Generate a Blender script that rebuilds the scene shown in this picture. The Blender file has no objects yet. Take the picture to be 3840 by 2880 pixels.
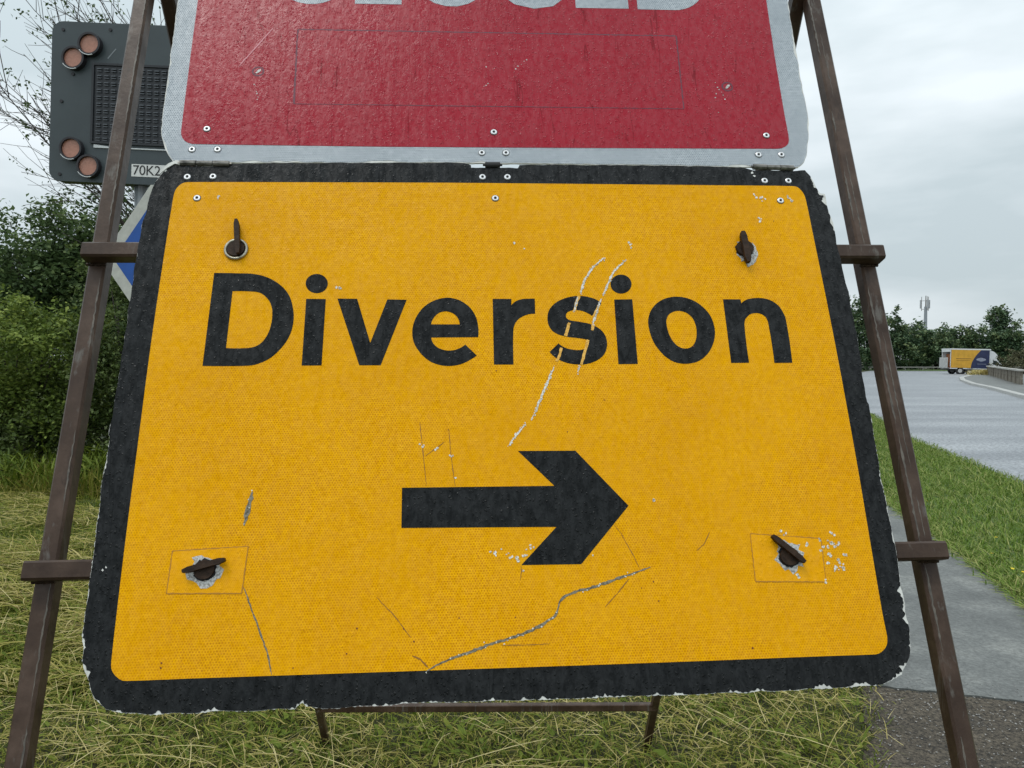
import bpy, math, random
import numpy as np
from mathutils import Vector, Matrix, noise
from mathutils.geometry import tessellate_polygon
rad = math.radians
sc = bpy.context.scene
col = sc.collection

# ---------------------------------------------------------------- camera, sky, sun, exposure
cam = bpy.data.cameras.new('camera'); camo = bpy.data.objects.new('camera', cam); col.objects.link(camo)
cam.lens = 26.4; cam.sensor_width = 36; cam.clip_start = 0.02; cam.clip_end = 2000
camo.location = (0, 0, 1.45); camo.rotation_euler = (rad(90 - 1.8306), 0, 0)
sc.camera = camo
SUN_EL, SUN_AZ = 68.0, 232.0        # soft bright part of the cloud, behind the camera to its left
w = bpy.data.worlds.new('World'); sc.world = w; w.use_nodes = True
nt = w.node_tree; nt.nodes.clear()
def N(nt, t, **k):
    n = nt.nodes.new(t)
    for a, b in k.items(): setattr(n, a, b)
    return n
out = N(nt, 'ShaderNodeOutputWorld'); bg = N(nt, 'ShaderNodeBackground'); bg.inputs[1].default_value = 0.1
sky = N(nt, 'ShaderNodeTexSky', sky_type='NISHITA', sun_disc=False)
sky.sun_elevation = rad(SUN_EL); sky.sun_rotation = rad(SUN_AZ)
tc = N(nt, 'ShaderNodeTexCoord')
mp = N(nt, 'ShaderNodeMapping'); mp.inputs['Scale'].default_value = (1.3, 1.3, 4.5)
nz = N(nt, 'ShaderNodeTexNoise'); nz.inputs['Scale'].default_value = 2.1; nz.inputs['Detail'].default_value = 5; nz.inputs['Roughness'].default_value = .5
sx = N(nt, 'ShaderNodeSeparateXYZ')
g = N(nt, 'ShaderNodeMapRange'); g.inputs[1].default_value = 0; g.inputs[2].default_value = 1.0; g.inputs[3].default_value = 7.3; g.inputs[4].default_value = 14.0
r = N(nt, 'ShaderNodeValToRGB'); r.color_ramp.elements[0].position = .40; r.color_ramp.elements[1].position = .68
r.color_ramp.elements[0].color = (.71, .82, .865, 1); r.color_ramp.elements[1].color = (1.04, 1.13, 1.18, 1)
vm = N(nt, 'ShaderNodeVectorMath', operation='SCALE')
mx = N(nt, 'ShaderNodeMixRGB'); mx.inputs[0].default_value = .94
L = nt.links.new
L(tc.outputs['Generated'], mp.inputs[0]); L(mp.outputs[0], nz.inputs[0]); L(nz.outputs[0], r.inputs[0])
L(tc.outputs['Generated'], sx.inputs[0]); L(sx.outputs[2], g.inputs[0])
L(r.outputs[0], vm.inputs[0]); L(g.outputs[0], vm.inputs['Scale'])
L(sky.outputs[0], mx.inputs[1]); L(vm.outputs[0], mx.inputs[2]); L(mx.outputs[0], bg.inputs[0]); L(bg.outputs[0], out.inputs[0])
sl = bpy.data.lights.new('sun', 'SUN'); sl.energy = 1.15; sl.angle = rad(25); sl.color = (1, .97, .92)
so = bpy.data.objects.new('sun', sl); col.objects.link(so)
az = rad(SUN_AZ); d = Vector((math.sin(az)*math.cos(rad(SUN_EL)), math.cos(az)*math.cos(rad(SUN_EL)), math.sin(rad(SUN_EL))))
so.rotation_euler = d.to_track_quat('Z', 'Y').to_euler()
vs = sc.view_settings; vs.view_transform = 'Standard'; vs.look = 'None'; vs.exposure = 0.0; vs.gamma = 1; vs.use_curve_mapping = False

# ---------------------------------------------------------------- traced outlines of the sign faces, millimetres in the plane of the sign
LET=[[[[-413.0,196.5],[-404.6,196.4],[-396.0,196.3],[-387.5,196.1],[-379.0,195.8],[-373.0,195.7],[-367.0,195.6],[-361.0,195.2],[-355.0,194.4],[-349.7,193.3],[-344.4,191.8],[-339.1,189.9],[-334.0,187.6],[-329.3,185.0],[-324.7,182.0],[-320.3,178.7],[-316.1,175.1],[-312.9,171.9],[-310.0,168.4],[-307.3,164.6],[-304.9,160.7],[-302.9,156.6],[-301.3,152.3],[-299.9,148.0],[-298.8,143.6],[-297.7,138.9],[-296.9,134.2],[-296.4,129.5],[-296.1,124.8],[-296.1,120.1],[-296.4,115.4],[-297.0,110.7],[-297.8,106.2],[-298.9,101.9],[-300.3,97.7],[-301.9,93.6],[-303.8,89.7],[-306.1,85.6],[-308.7,81.7],[-311.4,78.0],[-314.4,74.4],[-317.2,71.2],[-320.2,68.1],[-323.4,65.3],[-326.8,62.8],[-330.9,60.3],[-335.2,58.2],[-339.7,56.4],[-344.2,54.9],[-347.8,54.1],[-351.4,53.6],[-355.1,53.4],[-358.8,53.3],[-372.9,53.1],[-387.1,53.2],[-401.2,53.4],[-415.3,53.8]],[[-384.7,167.4],[-378.5,167.5],[-372.2,167.5],[-365.9,167.3],[-359.7,166.9],[-356.2,166.7],[-352.7,166.4],[-349.3,165.7],[-345.9,164.6],[-343.2,163.2],[-340.7,161.4],[-338.3,159.3],[-336.1,157.0],[-334.1,154.6],[-332.3,152.1],[-330.7,149.4],[-329.4,146.5],[-328.2,143.1],[-327.3,139.6],[-326.7,136.0],[-326.4,132.4],[-326.2,127.7],[-326.2,123.0],[-326.5,118.4],[-327.1,113.8],[-327.7,110.0],[-328.6,106.2],[-329.7,102.6],[-331.0,99.1],[-332.5,95.9],[-334.3,92.8],[-336.2,89.9],[-338.4,87.3],[-340.5,85.4],[-342.8,83.7],[-345.3,82.4],[-347.9,81.4],[-351.1,80.5],[-354.3,79.9],[-357.6,79.6],[-360.9,79.5],[-367.2,79.3],[-373.4,79.3],[-379.7,79.5],[-386.0,79.9]]],[[[-250.9,179.1],[-251.2,175.1],[-252.6,171.4],[-255.0,168.2],[-258.1,165.8],[-261.8,164.3],[-265.9,163.8],[-270.0,164.3],[-273.9,165.9],[-277.3,168.3],[-279.9,171.5],[-281.7,175.2],[-282.5,179.2],[-282.2,183.2],[-280.8,187.0],[-278.5,190.2],[-275.3,192.6],[-271.6,194.2],[-267.5,194.7],[-263.4,194.2],[-259.4,192.6],[-256.0,190.1],[-253.4,186.9],[-251.6,183.2]],[[-280.3,154.9],[-252.6,154.4],[-253.5,52.8],[-280.8,53.0]]],[[[-236.1,155.1],[-208.1,154.6],[-187.5,86.1],[-165.0,153.5],[-137.3,153.0],[-172.0,52.3],[-201.7,52.6]]],[[[-80.9,156.0],[-85.3,155.3],[-89.7,154.3],[-94.1,153.0],[-98.3,151.3],[-102.5,149.0],[-106.6,146.3],[-110.4,143.3],[-113.9,139.9],[-116.9,136.3],[-119.6,132.4],[-122.0,128.2],[-124.1,123.9],[-125.8,119.4],[-127.2,114.7],[-128.1,109.9],[-128.7,105.1],[-128.7,100.4],[-128.4,95.7],[-127.6,91.0],[-126.3,86.5],[-124.5,82.1],[-122.2,77.8],[-119.6,73.8],[-116.8,70.0],[-113.8,66.4],[-110.5,63.1],[-107.0,60.1],[-103.3,57.4],[-99.6,55.4],[-95.8,53.8],[-91.9,52.5],[-87.9,51.5],[-84.6,50.8],[-81.2,50.4],[-77.9,50.2],[-74.5,50.3],[-70.7,50.6],[-66.9,51.2],[-63.2,51.9],[-59.5,53.0],[-56.1,54.3],[-52.9,55.9],[-49.8,57.6],[-46.6,59.5],[-44.3,60.9],[-41.9,62.4],[-39.7,64.0],[-37.5,65.7],[-53.6,82.5],[-56.1,80.4],[-58.8,78.5],[-61.7,76.9],[-64.6,75.7],[-67.7,74.6],[-70.9,73.9],[-74.1,73.5],[-77.4,73.4],[-80.7,73.7],[-83.9,74.5],[-87.1,75.5],[-90.2,76.8],[-92.5,78.2],[-94.6,79.8],[-96.6,81.7],[-98.3,83.8],[-99.6,86.0],[-100.7,88.5],[-101.4,91.0],[-101.9,93.7],[-35.1,93.8],[-34.7,97.1],[-34.4,100.5],[-34.4,103.8],[-34.5,107.2],[-34.9,111.5],[-35.4,115.8],[-36.2,120.1],[-37.4,124.2],[-38.9,128.3],[-40.8,132.2],[-43.0,136.0],[-45.5,139.4],[-48.6,142.8],[-52.0,145.8],[-55.6,148.5],[-59.3,151.0],[-62.3,152.5],[-65.5,153.6],[-68.7,154.5],[-72.0,155.3],[-74.2,155.7],[-76.4,156.1],[-78.6,156.2]],[[-102.0,114.0],[-101.6,116.3],[-101.1,118.5],[-100.3,120.6],[-99.3,122.6],[-97.8,125.1],[-96.0,127.4],[-94.1,129.5],[-91.9,131.2],[-89.5,132.6],[-87.0,133.5],[-84.4,134.1],[-81.7,134.3],[-79.1,134.2],[-76.5,133.6],[-73.9,132.7],[-71.5,131.5],[-69.4,130.2],[-67.4,128.5],[-65.7,126.6],[-64.2,124.5],[-63.0,122.0],[-62.0,119.3],[-61.4,116.5],[-61.2,113.7]]],[[[-12.9,153.8],[14.3,153.7],[14.0,143.4],[15.3,145.2],[16.8,146.9],[18.5,148.3],[20.2,149.6],[22.5,150.8],[24.9,151.8],[27.3,152.6],[29.8,153.3],[31.6,153.6],[33.5,153.7],[35.4,153.8],[37.3,153.8],[40.2,153.9],[43.0,154.0],[45.8,154.0],[48.7,154.0],[48.2,129.9],[45.2,129.9],[42.2,129.7],[39.3,129.2],[36.4,128.4],[33.3,127.3],[30.4,126.0],[27.6,124.4],[24.9,122.5],[22.9,120.7],[21.0,118.6],[19.4,116.3],[18.1,113.9],[17.0,110.7],[16.2,107.5],[15.7,104.1],[15.4,100.8],[14.8,88.4],[14.4,76.0],[14.2,63.7],[14.2,51.5],[-13.5,51.8]]],[[[146.6,146.0],[144.7,148.0],[142.6,149.8],[140.3,151.5],[137.9,152.8],[134.8,154.3],[131.5,155.4],[128.2,156.3],[124.8,157.1],[121.5,157.6],[118.2,158.0],[114.9,158.2],[111.5,158.1],[107.7,157.8],[103.8,157.3],[99.9,156.5],[96.1,155.5],[92.1,154.1],[88.1,152.5],[84.3,150.6],[80.6,148.3],[77.4,145.9],[74.5,143.3],[71.9,140.3],[69.6,137.0],[68.0,133.7],[66.8,130.1],[66.1,126.4],[65.7,122.7],[65.8,119.0],[66.2,115.4],[67.0,111.8],[68.2,108.5],[69.7,105.8],[71.6,103.3],[73.8,101.2],[76.2,99.4],[79.6,97.5],[83.3,96.0],[87.0,94.9],[90.8,93.9],[95.4,93.0],[100.0,92.3],[104.7,91.8],[109.3,91.1],[111.9,90.8],[114.5,90.4],[117.1,89.9],[119.5,89.1],[120.8,88.4],[122.0,87.5],[123.0,86.4],[123.5,85.0],[123.7,83.3],[123.4,81.4],[122.8,79.7],[122.0,78.1],[120.9,76.7],[119.6,75.6],[118.2,74.8],[116.7,74.1],[114.1,73.4],[111.6,72.9],[109.0,72.7],[106.4,72.6],[103.6,72.8],[100.8,73.1],[98.0,73.7],[95.3,74.3],[93.0,75.0],[90.6,75.8],[88.4,76.8],[86.2,78.0],[84.5,79.1],[82.9,80.4],[81.4,81.8],[80.0,83.4],[66.4,70.2],[68.5,67.4],[70.8,64.8],[73.3,62.4],[76.0,60.3],[79.4,58.1],[83.0,56.2],[86.6,54.6],[90.4,53.3],[94.4,52.2],[98.5,51.4],[102.7,50.9],[106.9,50.6],[110.6,50.6],[114.3,50.7],[118.1,51.2],[121.7,52.0],[125.7,53.2],[129.6,54.6],[133.4,56.4],[137.0,58.5],[139.6,60.5],[142.1,62.7],[144.2,65.2],[146.1,67.9],[147.7,71.2],[148.9,74.6],[149.8,78.2],[150.3,81.8],[150.3,85.4],[150.0,89.0],[149.2,92.5],[148.1,95.9],[146.6,98.8],[144.8,101.4],[142.7,103.9],[140.4,106.0],[137.4,108.2],[134.3,110.2],[131.0,111.8],[127.6,113.2],[123.6,114.5],[119.4,115.4],[115.1,116.2],[110.9,117.0],[107.6,117.5],[104.3,118.0],[101.1,118.6],[97.9,119.5],[96.5,120.1],[95.3,121.1],[94.2,122.2],[93.4,123.6],[93.0,125.1],[93.0,126.6],[93.2,128.2],[93.8,129.7],[94.7,131.1],[95.9,132.2],[97.3,133.1],[98.7,133.8],[101.0,134.6],[103.4,135.1],[105.9,135.3],[108.3,135.4],[111.1,135.2],[114.0,134.8],[116.8,134.2],[119.5,133.3],[122.7,131.8],[125.7,130.1],[128.6,128.2],[131.3,126.0]]],[[[194.0,177.2],[193.1,173.2],[191.2,169.4],[188.4,166.2],[185.0,163.7],[181.0,162.2],[176.9,161.7],[172.9,162.2],[169.2,163.8],[166.1,166.3],[163.8,169.5],[162.6,173.3],[162.3,177.3],[163.2,181.4],[165.0,185.2],[167.8,188.4],[171.3,190.9],[175.2,192.5],[179.4,193.0],[183.5,192.5],[187.2,190.9],[190.3,188.4],[192.5,185.1],[193.8,181.3]],[[166.0,152.1],[192.9,152.4],[192.3,50.7],[164.3,50.6]]],[[[260.7,156.5],[264.4,156.3],[268.0,155.8],[271.5,155.1],[275.0,154.1],[278.6,152.7],[282.2,151.2],[285.6,149.4],[288.8,147.3],[292.0,144.8],[295.1,142.0],[297.9,139.1],[300.6,135.9],[302.7,133.1],[304.7,130.0],[306.4,126.8],[307.8,123.5],[309.0,119.7],[309.9,115.9],[310.6,112.0],[311.0,108.0],[311.1,104.2],[311.0,100.4],[310.6,96.5],[309.9,92.7],[308.7,88.4],[307.3,84.2],[305.5,80.1],[303.5,76.1],[301.4,72.5],[299.0,69.0],[296.3,65.7],[293.4,62.7],[290.2,59.9],[286.8,57.4],[283.2,55.2],[279.5,53.4],[275.7,52.1],[271.7,51.2],[267.7,50.6],[263.7,50.3],[259.7,50.3],[255.8,50.6],[252.0,51.2],[248.3,52.3],[244.8,53.7],[241.3,55.6],[238.1,57.8],[235.1,60.2],[232.2,62.9],[229.6,65.9],[227.2,69.0],[224.9,72.3],[222.9,75.5],[220.9,78.8],[219.2,82.2],[217.8,85.8],[216.4,90.2],[215.3,94.7],[214.4,99.4],[213.8,104.0],[213.4,107.8],[213.2,111.6],[213.3,115.5],[213.7,119.4],[214.7,123.3],[215.9,127.3],[217.5,131.1],[219.5,134.8],[221.9,138.3],[224.6,141.5],[227.6,144.5],[230.8,147.2],[234.0,149.4],[237.4,151.3],[240.9,152.9],[244.5,154.2],[248.5,155.2],[252.6,156.0],[256.6,156.4]],[[261.2,133.5],[264.1,133.0],[267.0,132.3],[269.8,131.2],[272.3,129.8],[274.6,128.1],[276.7,126.1],[278.5,123.8],[280.1,121.3],[281.3,118.6],[282.3,115.7],[283.0,112.7],[283.5,109.7],[283.8,106.7],[283.9,103.6],[283.7,100.6],[283.4,97.5],[283.0,94.4],[282.3,91.3],[281.5,88.3],[280.3,85.4],[279.2,83.1],[277.8,80.9],[276.2,78.8],[274.4,77.1],[272.5,75.8],[270.5,74.9],[268.4,74.2],[266.2,73.9],[264.1,73.7],[261.9,73.9],[259.8,74.3],[257.8,75.0],[255.6,76.1],[253.5,77.6],[251.6,79.2],[249.9,81.1],[248.1,83.5],[246.5,86.1],[245.1,88.8],[243.9,91.7],[242.8,95.0],[241.9,98.4],[241.3,101.9],[240.7,105.4],[240.4,108.4],[240.2,111.5],[240.2,114.6],[240.5,117.7],[241.1,120.1],[242.0,122.5],[243.2,124.8],[244.6,126.9],[246.3,128.6],[248.2,129.9],[250.2,131.0],[252.4,132.0],[254.5,132.7],[256.7,133.3],[259.0,133.5]]],[[[329.5,151.8],[355.9,151.7],[356.5,145.1],[358.1,146.7],[359.9,148.2],[361.8,149.5],[363.8,150.6],[366.4,151.6],[369.1,152.4],[371.8,153.0],[374.5,153.4],[377.9,153.7],[381.2,153.9],[384.6,153.9],[387.8,153.7],[391.2,153.2],[394.4,152.6],[397.6,151.7],[400.7,150.4],[403.6,148.9],[406.4,147.0],[408.9,144.9],[411.3,142.5],[413.1,140.2],[414.6,137.7],[415.9,135.0],[417.1,132.2],[418.2,129.3],[419.2,126.2],[420.0,123.0],[420.3,119.7],[420.6,102.2],[420.6,84.8],[420.1,67.5],[419.4,50.3],[392.8,50.3],[393.2,65.6],[393.3,81.0],[393.2,96.5],[392.8,112.1],[392.6,114.8],[392.2,117.3],[391.5,119.8],[390.7,122.2],[389.3,123.9],[387.7,125.4],[386.0,126.7],[384.1,127.7],[382.1,128.5],[380.0,129.0],[377.8,129.3],[375.6,129.3],[373.3,129.1],[371.0,128.6],[368.7,127.9],[366.5,127.0],[359.8,120.8],[358.5,118.5],[357.6,115.9],[356.9,113.4],[356.5,110.8],[355.7,95.6],[355.3,80.5],[355.1,65.6],[355.3,50.9],[328.9,50.9]]]]
ARROW=[[-139.7,-121.4],[63.6,-123.0],[16.1,-74.0],[94.9,-75.0],[162.0,-151.8],[93.5,-226.6],[15.2,-225.7],[63.5,-177.7],[-139.7,-174.3]]
YEL=[[-484.8,306.5],[-484.7,311.7],[-484.5,316.9],[-484.3,322.1],[-484.0,326.1],[-483.6,330.0],[-482.8,333.8],[-481.6,336.8],[-480.2,339.6],[-478.4,342.2],[-476.5,344.3],[-474.3,346.0],[-471.9,347.3],[-468.8,348.1],[-465.5,348.5],[-462.2,348.6],[-398.9,349.2],[-335.1,349.5],[-270.8,349.7],[-204.0,350.0],[-136.6,350.3],[-68.8,350.5],[-14.1,350.4],[41.0,350.2],[96.3,350.1],[191.3,349.8],[287.2,349.5],[384.2,349.2],[411.5,349.2],[438.8,349.1],[466.2,348.7],[468.8,348.5],[471.4,348.1],[473.8,347.2],[475.7,345.8],[477.4,344.0],[478.8,342.0],[480.4,339.6],[481.7,337.1],[482.7,334.5],[483.5,331.4],[484.0,328.1],[484.3,324.8],[484.9,306.8],[485.3,289.0],[485.5,271.3],[486.8,208.0],[487.9,147.0],[488.6,87.9],[488.9,28.2],[488.8,-29.6],[488.5,-85.4],[488.0,-126.9],[487.3,-167.3],[486.6,-206.8],[486.1,-238.4],[485.6,-269.3],[485.3,-299.6],[485.4,-307.2],[485.6,-314.8],[485.8,-322.4],[485.9,-324.3],[485.9,-326.3],[485.9,-328.2],[485.6,-330.6],[485.2,-332.9],[484.6,-335.3],[483.8,-337.3],[482.8,-339.2],[481.5,-341.1],[479.9,-342.8],[478.0,-344.4],[476.0,-345.9],[474.2,-346.9],[472.3,-347.9],[470.4,-348.6],[468.6,-349.0],[466.9,-349.3],[465.1,-349.4],[441.7,-349.5],[418.3,-349.4],[395.0,-349.3],[326.8,-349.5],[259.3,-349.8],[192.5,-349.9],[80.3,-349.8],[-30.0,-349.6],[-138.7,-349.3],[-225.2,-349.1],[-310.6,-348.9],[-394.9,-348.7],[-406.3,-348.8],[-417.6,-348.9],[-428.8,-348.9],[-439.2,-349.0],[-449.5,-349.0],[-459.8,-348.9],[-462.6,-348.9],[-465.4,-348.8],[-468.3,-348.5],[-469.7,-348.1],[-471.1,-347.5],[-472.4,-346.8],[-474.2,-345.7],[-475.8,-344.4],[-477.4,-343.1],[-479.1,-341.5],[-480.6,-339.8],[-482.0,-338.0],[-483.0,-336.3],[-483.8,-334.4],[-484.3,-332.5],[-484.7,-330.5],[-484.9,-328.5],[-485.0,-326.5],[-485.1,-324.9],[-485.1,-323.2],[-485.2,-321.6],[-485.4,-312.9],[-485.6,-304.2],[-485.8,-295.5],[-486.4,-258.9],[-486.9,-221.4],[-487.4,-182.9],[-487.6,-145.7],[-487.8,-107.5],[-487.9,-68.3],[-488.1,-18.2],[-488.4,33.7],[-488.3,87.2],[-487.8,145.4],[-486.9,205.7],[-485.8,268.2],[-485.6,280.9],[-485.2,293.6]]
BLK=[[-490.5,381.7],[-481.0,378.0],[-472.2,376.7],[-443.5,377.0],[-419.0,377.2],[-411.3,382.0],[-272.6,384.9],[-110.1,386.5],[-52.0,386.2],[-41.3,382.8],[-40.9,378.7],[30.9,378.9],[34.0,384.6],[220.1,385.4],[388.7,383.2],[406.2,378.4],[471.5,377.2],[492.4,379.2],[498.5,368.4],[503.6,351.5],[510.5,336.4],[517.3,334.8],[517.3,323.2],[517.3,307.5],[521.7,283.3],[520.7,248.1],[522.2,228.0],[524.0,164.6],[524.3,104.7],[523.1,48.6],[519.2,-2.6],[519.8,-10.7],[521.8,-14.3],[521.7,-33.4],[520.0,-85.9],[520.6,-96.6],[519.4,-123.6],[519.0,-171.7],[520.0,-214.2],[518.5,-259.9],[516.8,-304.4],[517.4,-320.3],[515.5,-336.3],[513.6,-348.0],[510.5,-354.7],[504.2,-362.2],[495.9,-374.0],[483.2,-379.9],[467.7,-384.8],[451.6,-386.2],[388.5,-387.3],[331.2,-387.8],[174.6,-388.1],[57.2,-387.3],[-1.2,-386.8],[-89.5,-385.6],[-162.8,-386.9],[-230.0,-388.3],[-249.7,-385.2],[-254.7,-380.3],[-259.9,-383.3],[-263.7,-387.6],[-296.8,-387.0],[-374.8,-386.5],[-410.0,-386.7],[-435.6,-386.6],[-467.6,-383.4],[-484.2,-379.1],[-499.3,-366.4],[-503.8,-357.8],[-512.4,-341.3],[-518.7,-325.4],[-519.5,-317.7],[-521.0,-305.5],[-523.6,-295.9],[-523.8,-277.5],[-524.2,-237.0],[-524.3,-204.6],[-526.2,-142.6],[-526.6,-106.7],[-526.5,-72.7],[-525.0,-47.4],[-527.1,-42.2],[-526.4,-14.0],[-525.3,47.8],[-525.4,139.3],[-525.3,189.6],[-525.1,241.4],[-524.2,274.8],[-521.1,295.6],[-519.6,324.5],[-514.2,347.8],[-509.1,358.0],[-498.7,372.6]]
WHT=[[-518.4,640.7],[-518.0,572.2],[-517.7,541.6],[-517.2,512.3],[-517.6,480.4],[-516.5,445.7],[-513.3,426.2],[-506.5,409.0],[-501.4,398.3],[-495.1,389.8],[-487.4,382.2],[-479.2,379.5],[-411.7,383.7],[-312.8,385.4],[-252.4,385.1],[-110.2,387.5],[-68.5,387.0],[-52.0,387.1],[33.3,386.5],[219.9,386.2],[397.1,384.2],[467.3,383.4],[482.1,384.5],[488.0,389.1],[493.1,393.8],[500.0,406.4],[502.8,418.7],[509.5,447.8],[514.1,475.4],[514.9,502.5],[514.4,531.0],[515.4,594.7],[516.1,667.6]]
RED=[[-486.8,699.4],[-486.8,618.1],[-486.4,510.0],[-485.9,441.2],[-485.0,433.4],[-482.9,428.0],[-479.5,423.2],[-474.4,419.4],[-467.1,416.7],[-397.8,416.1],[-183.0,415.2],[15.3,416.0],[376.0,418.0],[453.7,418.9],[460.7,420.2],[467.4,423.6],[472.1,428.5],[474.5,435.2],[475.1,445.1],[474.8,489.6],[475.7,591.9],[479.1,727.9]]
PATCH=[[[-427.5,-196.7],[-333.8,-193.0],[-337.0,-251.0],[-428.9,-248.8]],[[323.2,-192.8],[418.8,-201.4],[416.5,-257.8],[321.8,-254.7]]]
STICK=[[-321.2,641.6],[310.0,643.7],[307.3,494.0],[-318.4,493.4]]
WSCR=[[[157.2,221.2],[148.0,214.7],[137.5,204.0],[124.7,184.8],[119.0,170.0],[116.5,160.6]],[[71.7,47.0],[66.5,35.5],[61.4,24.0],[55.3,10.7],[49.3,-2.5],[43.3,-17.4],[36.5,-28.8]],[[28.2,-35.7],[20.8,-44.8],[13.5,-52.0],[4.2,-66.4]],[[188.8,216.9],[178.7,208.2],[169.2,198.6],[161.3,184.7],[154.3,167.8],[150.2,159.5]],[[146.5,153.2],[140.6,136.7],[136.0,124.4],[131.4,112.2]],[[108.6,48.6],[104.7,38.9]],[[111.6,153.4],[108.4,144.0],[105.3,133.8]]]
YSCR=[[[113.8,157.9],[109.9,147.1],[105.3,133.5]],[[97.3,115.4],[94.2,104.3],[90.5,94.7]],[[83.9,76.4],[80.0,64.6],[75.8,55.8]],[[142.0,142.9],[138.0,132.6],[134.1,124.4]],[[131.8,113.2],[130.0,103.1]],[[123.4,88.4],[117.9,73.1],[113.9,60.3],[111.1,50.6]]]
CRACK=[[[-105.6,-349.7],[-94.5,-343.8],[-75.1,-336.1],[-49.6,-328.5],[-25.4,-320.7],[5.1,-313.1],[26.7,-305.8],[42.3,-299.0],[55.1,-289.9],[60.1,-282.0],[62.2,-273.2],[70.4,-265.2],[83.1,-261.1],[100.5,-257.8],[127.9,-249.5],[152.2,-242.6],[184.1,-232.7]],[[-334.2,-122.9],[-337.0,-138.6],[-339.1,-154.2],[-340.9,-166.8]]]
FINE=[[[-335.1,-244.2],[-330.0,-254.4],[-322.7,-272.2],[-315.3,-288.3],[-309.0,-303.2],[-304.3,-313.7],[-300.5,-322.4],[-296.7,-335.4],[-293.6,-347.7]],[[-117.1,-30.7],[-114.2,-56.1],[-110.4,-92.9],[-107.3,-119.9]],[[-77.4,-42.6],[-75.7,-67.8],[-72.3,-99.0],[-69.4,-121.0]],[[-109.6,-79.2],[-95.4,-68.4],[-81.9,-58.5]],[[-124.2,-331.7],[-113.8,-336.2],[-104.1,-346.3]],[[-14.1,-322.9],[19.9,-323.6],[48.1,-323.1]],[[140.6,-176.5],[149.5,-189.0],[163.0,-217.7],[169.6,-233.2]],[[14.3,-226.7],[15.3,-232.8],[12.9,-244.9]],[[-170.0,-260.0],[-146.4,-283.9],[-126.2,-310.0]],[[155.0,-246.5],[137.7,-264.9],[120.9,-280.8]],[[268.3,-189.2],[259.2,-204.7],[248.2,-213.1]]]
CHIP=[[-20.5,-205.4],[-18.4,-212.2],[-10.1,-206.5],[-2.4,-208.4],[0.8,-216.1],[9.4,-218.9],[23.6,-208.2],[29.9,-203.3],[20.7,-214.9],[16.2,-231.6],[-112.4,-63.5],[-74.5,-78.9],[-70.2,-109.9],[-93.6,-68.5],[197.4,-144.1],[110.3,-217.2],[366.6,-190.5],[370.1,-193.5],[417.5,-202.8],[423.1,-211.0],[426.7,-213.0],[435.2,-210.4],[441.1,-211.0],[445.7,-207.8],[429.9,-206.4],[436.8,-195.6],[416.7,-219.4],[429.9,-223.6],[426.4,-232.0],[423.0,-234.7],[438.0,-228.5],[441.9,-234.3],[447.6,-225.0],[437.9,-239.8],[430.8,-241.0],[445.5,-241.7],[398.3,-210.4],[381.1,-249.4],[415.3,-256.4],[434.8,-240.6],[442.1,-239.0],[438.1,-233.2],[399.7,331.7],[403.1,328.7],[414.5,327.0],[412.7,322.6],[457.1,328.1],[459.0,322.9],[460.1,320.3],[404.5,289.7],[403.1,284.5],[-417.8,325.2],[-417.9,322.0],[-238.3,172.4],[-234.4,170.7],[23.0,243.0],[36.9,238.5],[198.5,243.7],[196.4,238.2]]
BCHIP=[[-510.6,-218.0],[-506.9,-214.8],[-103.5,-338.2],[-101.2,-342.0],[-100.9,-346.6],[404.8,373.3],[407.4,367.4],[-501.5,368.8]]
RCHIP=[[-382.5,529.7],[-380.7,527.7],[-378.1,515.9],[-377.0,512.3],[-375.3,505.6],[-375.3,500.5],[-14.5,534.6],[-18.0,533.0],[-11.4,538.4],[34.4,568.8],[38.5,574.3],[44.3,578.2],[49.0,584.3],[53.5,588.2],[369.0,538.0],[371.0,533.3],[374.4,528.6],[376.3,522.3],[378.5,514.5],[364.8,525.3],[362.5,517.4],[353.6,542.5],[366.1,547.5],[-13.5,571.7],[-0.7,568.8],[364.1,487.8]]
SPOT=[[139.8,-2.5],[-78.3,-42.6],[85.2,-48.2],[-10.4,42.5],[-192.7,-297.4],[-134.9,-299.6],[-204.4,-326.5],[-65.9,-288.9],[-121.8,-314.8],[-268.2,-341.0],[-425.5,-329.9],[-425.8,-335.7],[186.6,-251.1],[191.3,-275.6],[170.1,-258.7],[5.6,-290.1],[87.4,-343.6],[426.5,285.2],[276.5,76.9],[306.8,-336.5]]
RIV_RED=[[-447.4,444.2],[-4.2,444.3],[438.0,443.8]]
RIV_WHT=[[-466.1,406.7],[-428.1,407.2],[-24.0,405.6],[13.8,405.8],[420.0,407.0],[457.7,407.4]]
RIV_BLK=[[-467.9,357.7],[-430.3,358.7],[-23.7,361.3],[14.8,361.6],[423.0,358.4],[461.6,358.5]]
RIV_YEL=[[-449.8,320.8],[-4.9,323.3],[443.1,321.9]]
CLIP=[[[-385.0,234.0],[-389.5,281.5],[-382.8,225.2]],[[373.2,236.1],[373.9,263.4],[376.4,211.1]],[[-385.2,-221.2],[-412.9,-224.8],[-361.8,-211.4]],[[371.3,-223.9],[352.4,-198.8],[391.4,-234.3]]]
HINGE=[[[-481.0,381.8],[-407.5,381.1]],[[407.1,383.8],[473.2,381.9]],[[-19.7,383.1],[4.4,383.3]]]
RSCR=[[[-410.2,563.3],[-360.5,643.8]]]

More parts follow.
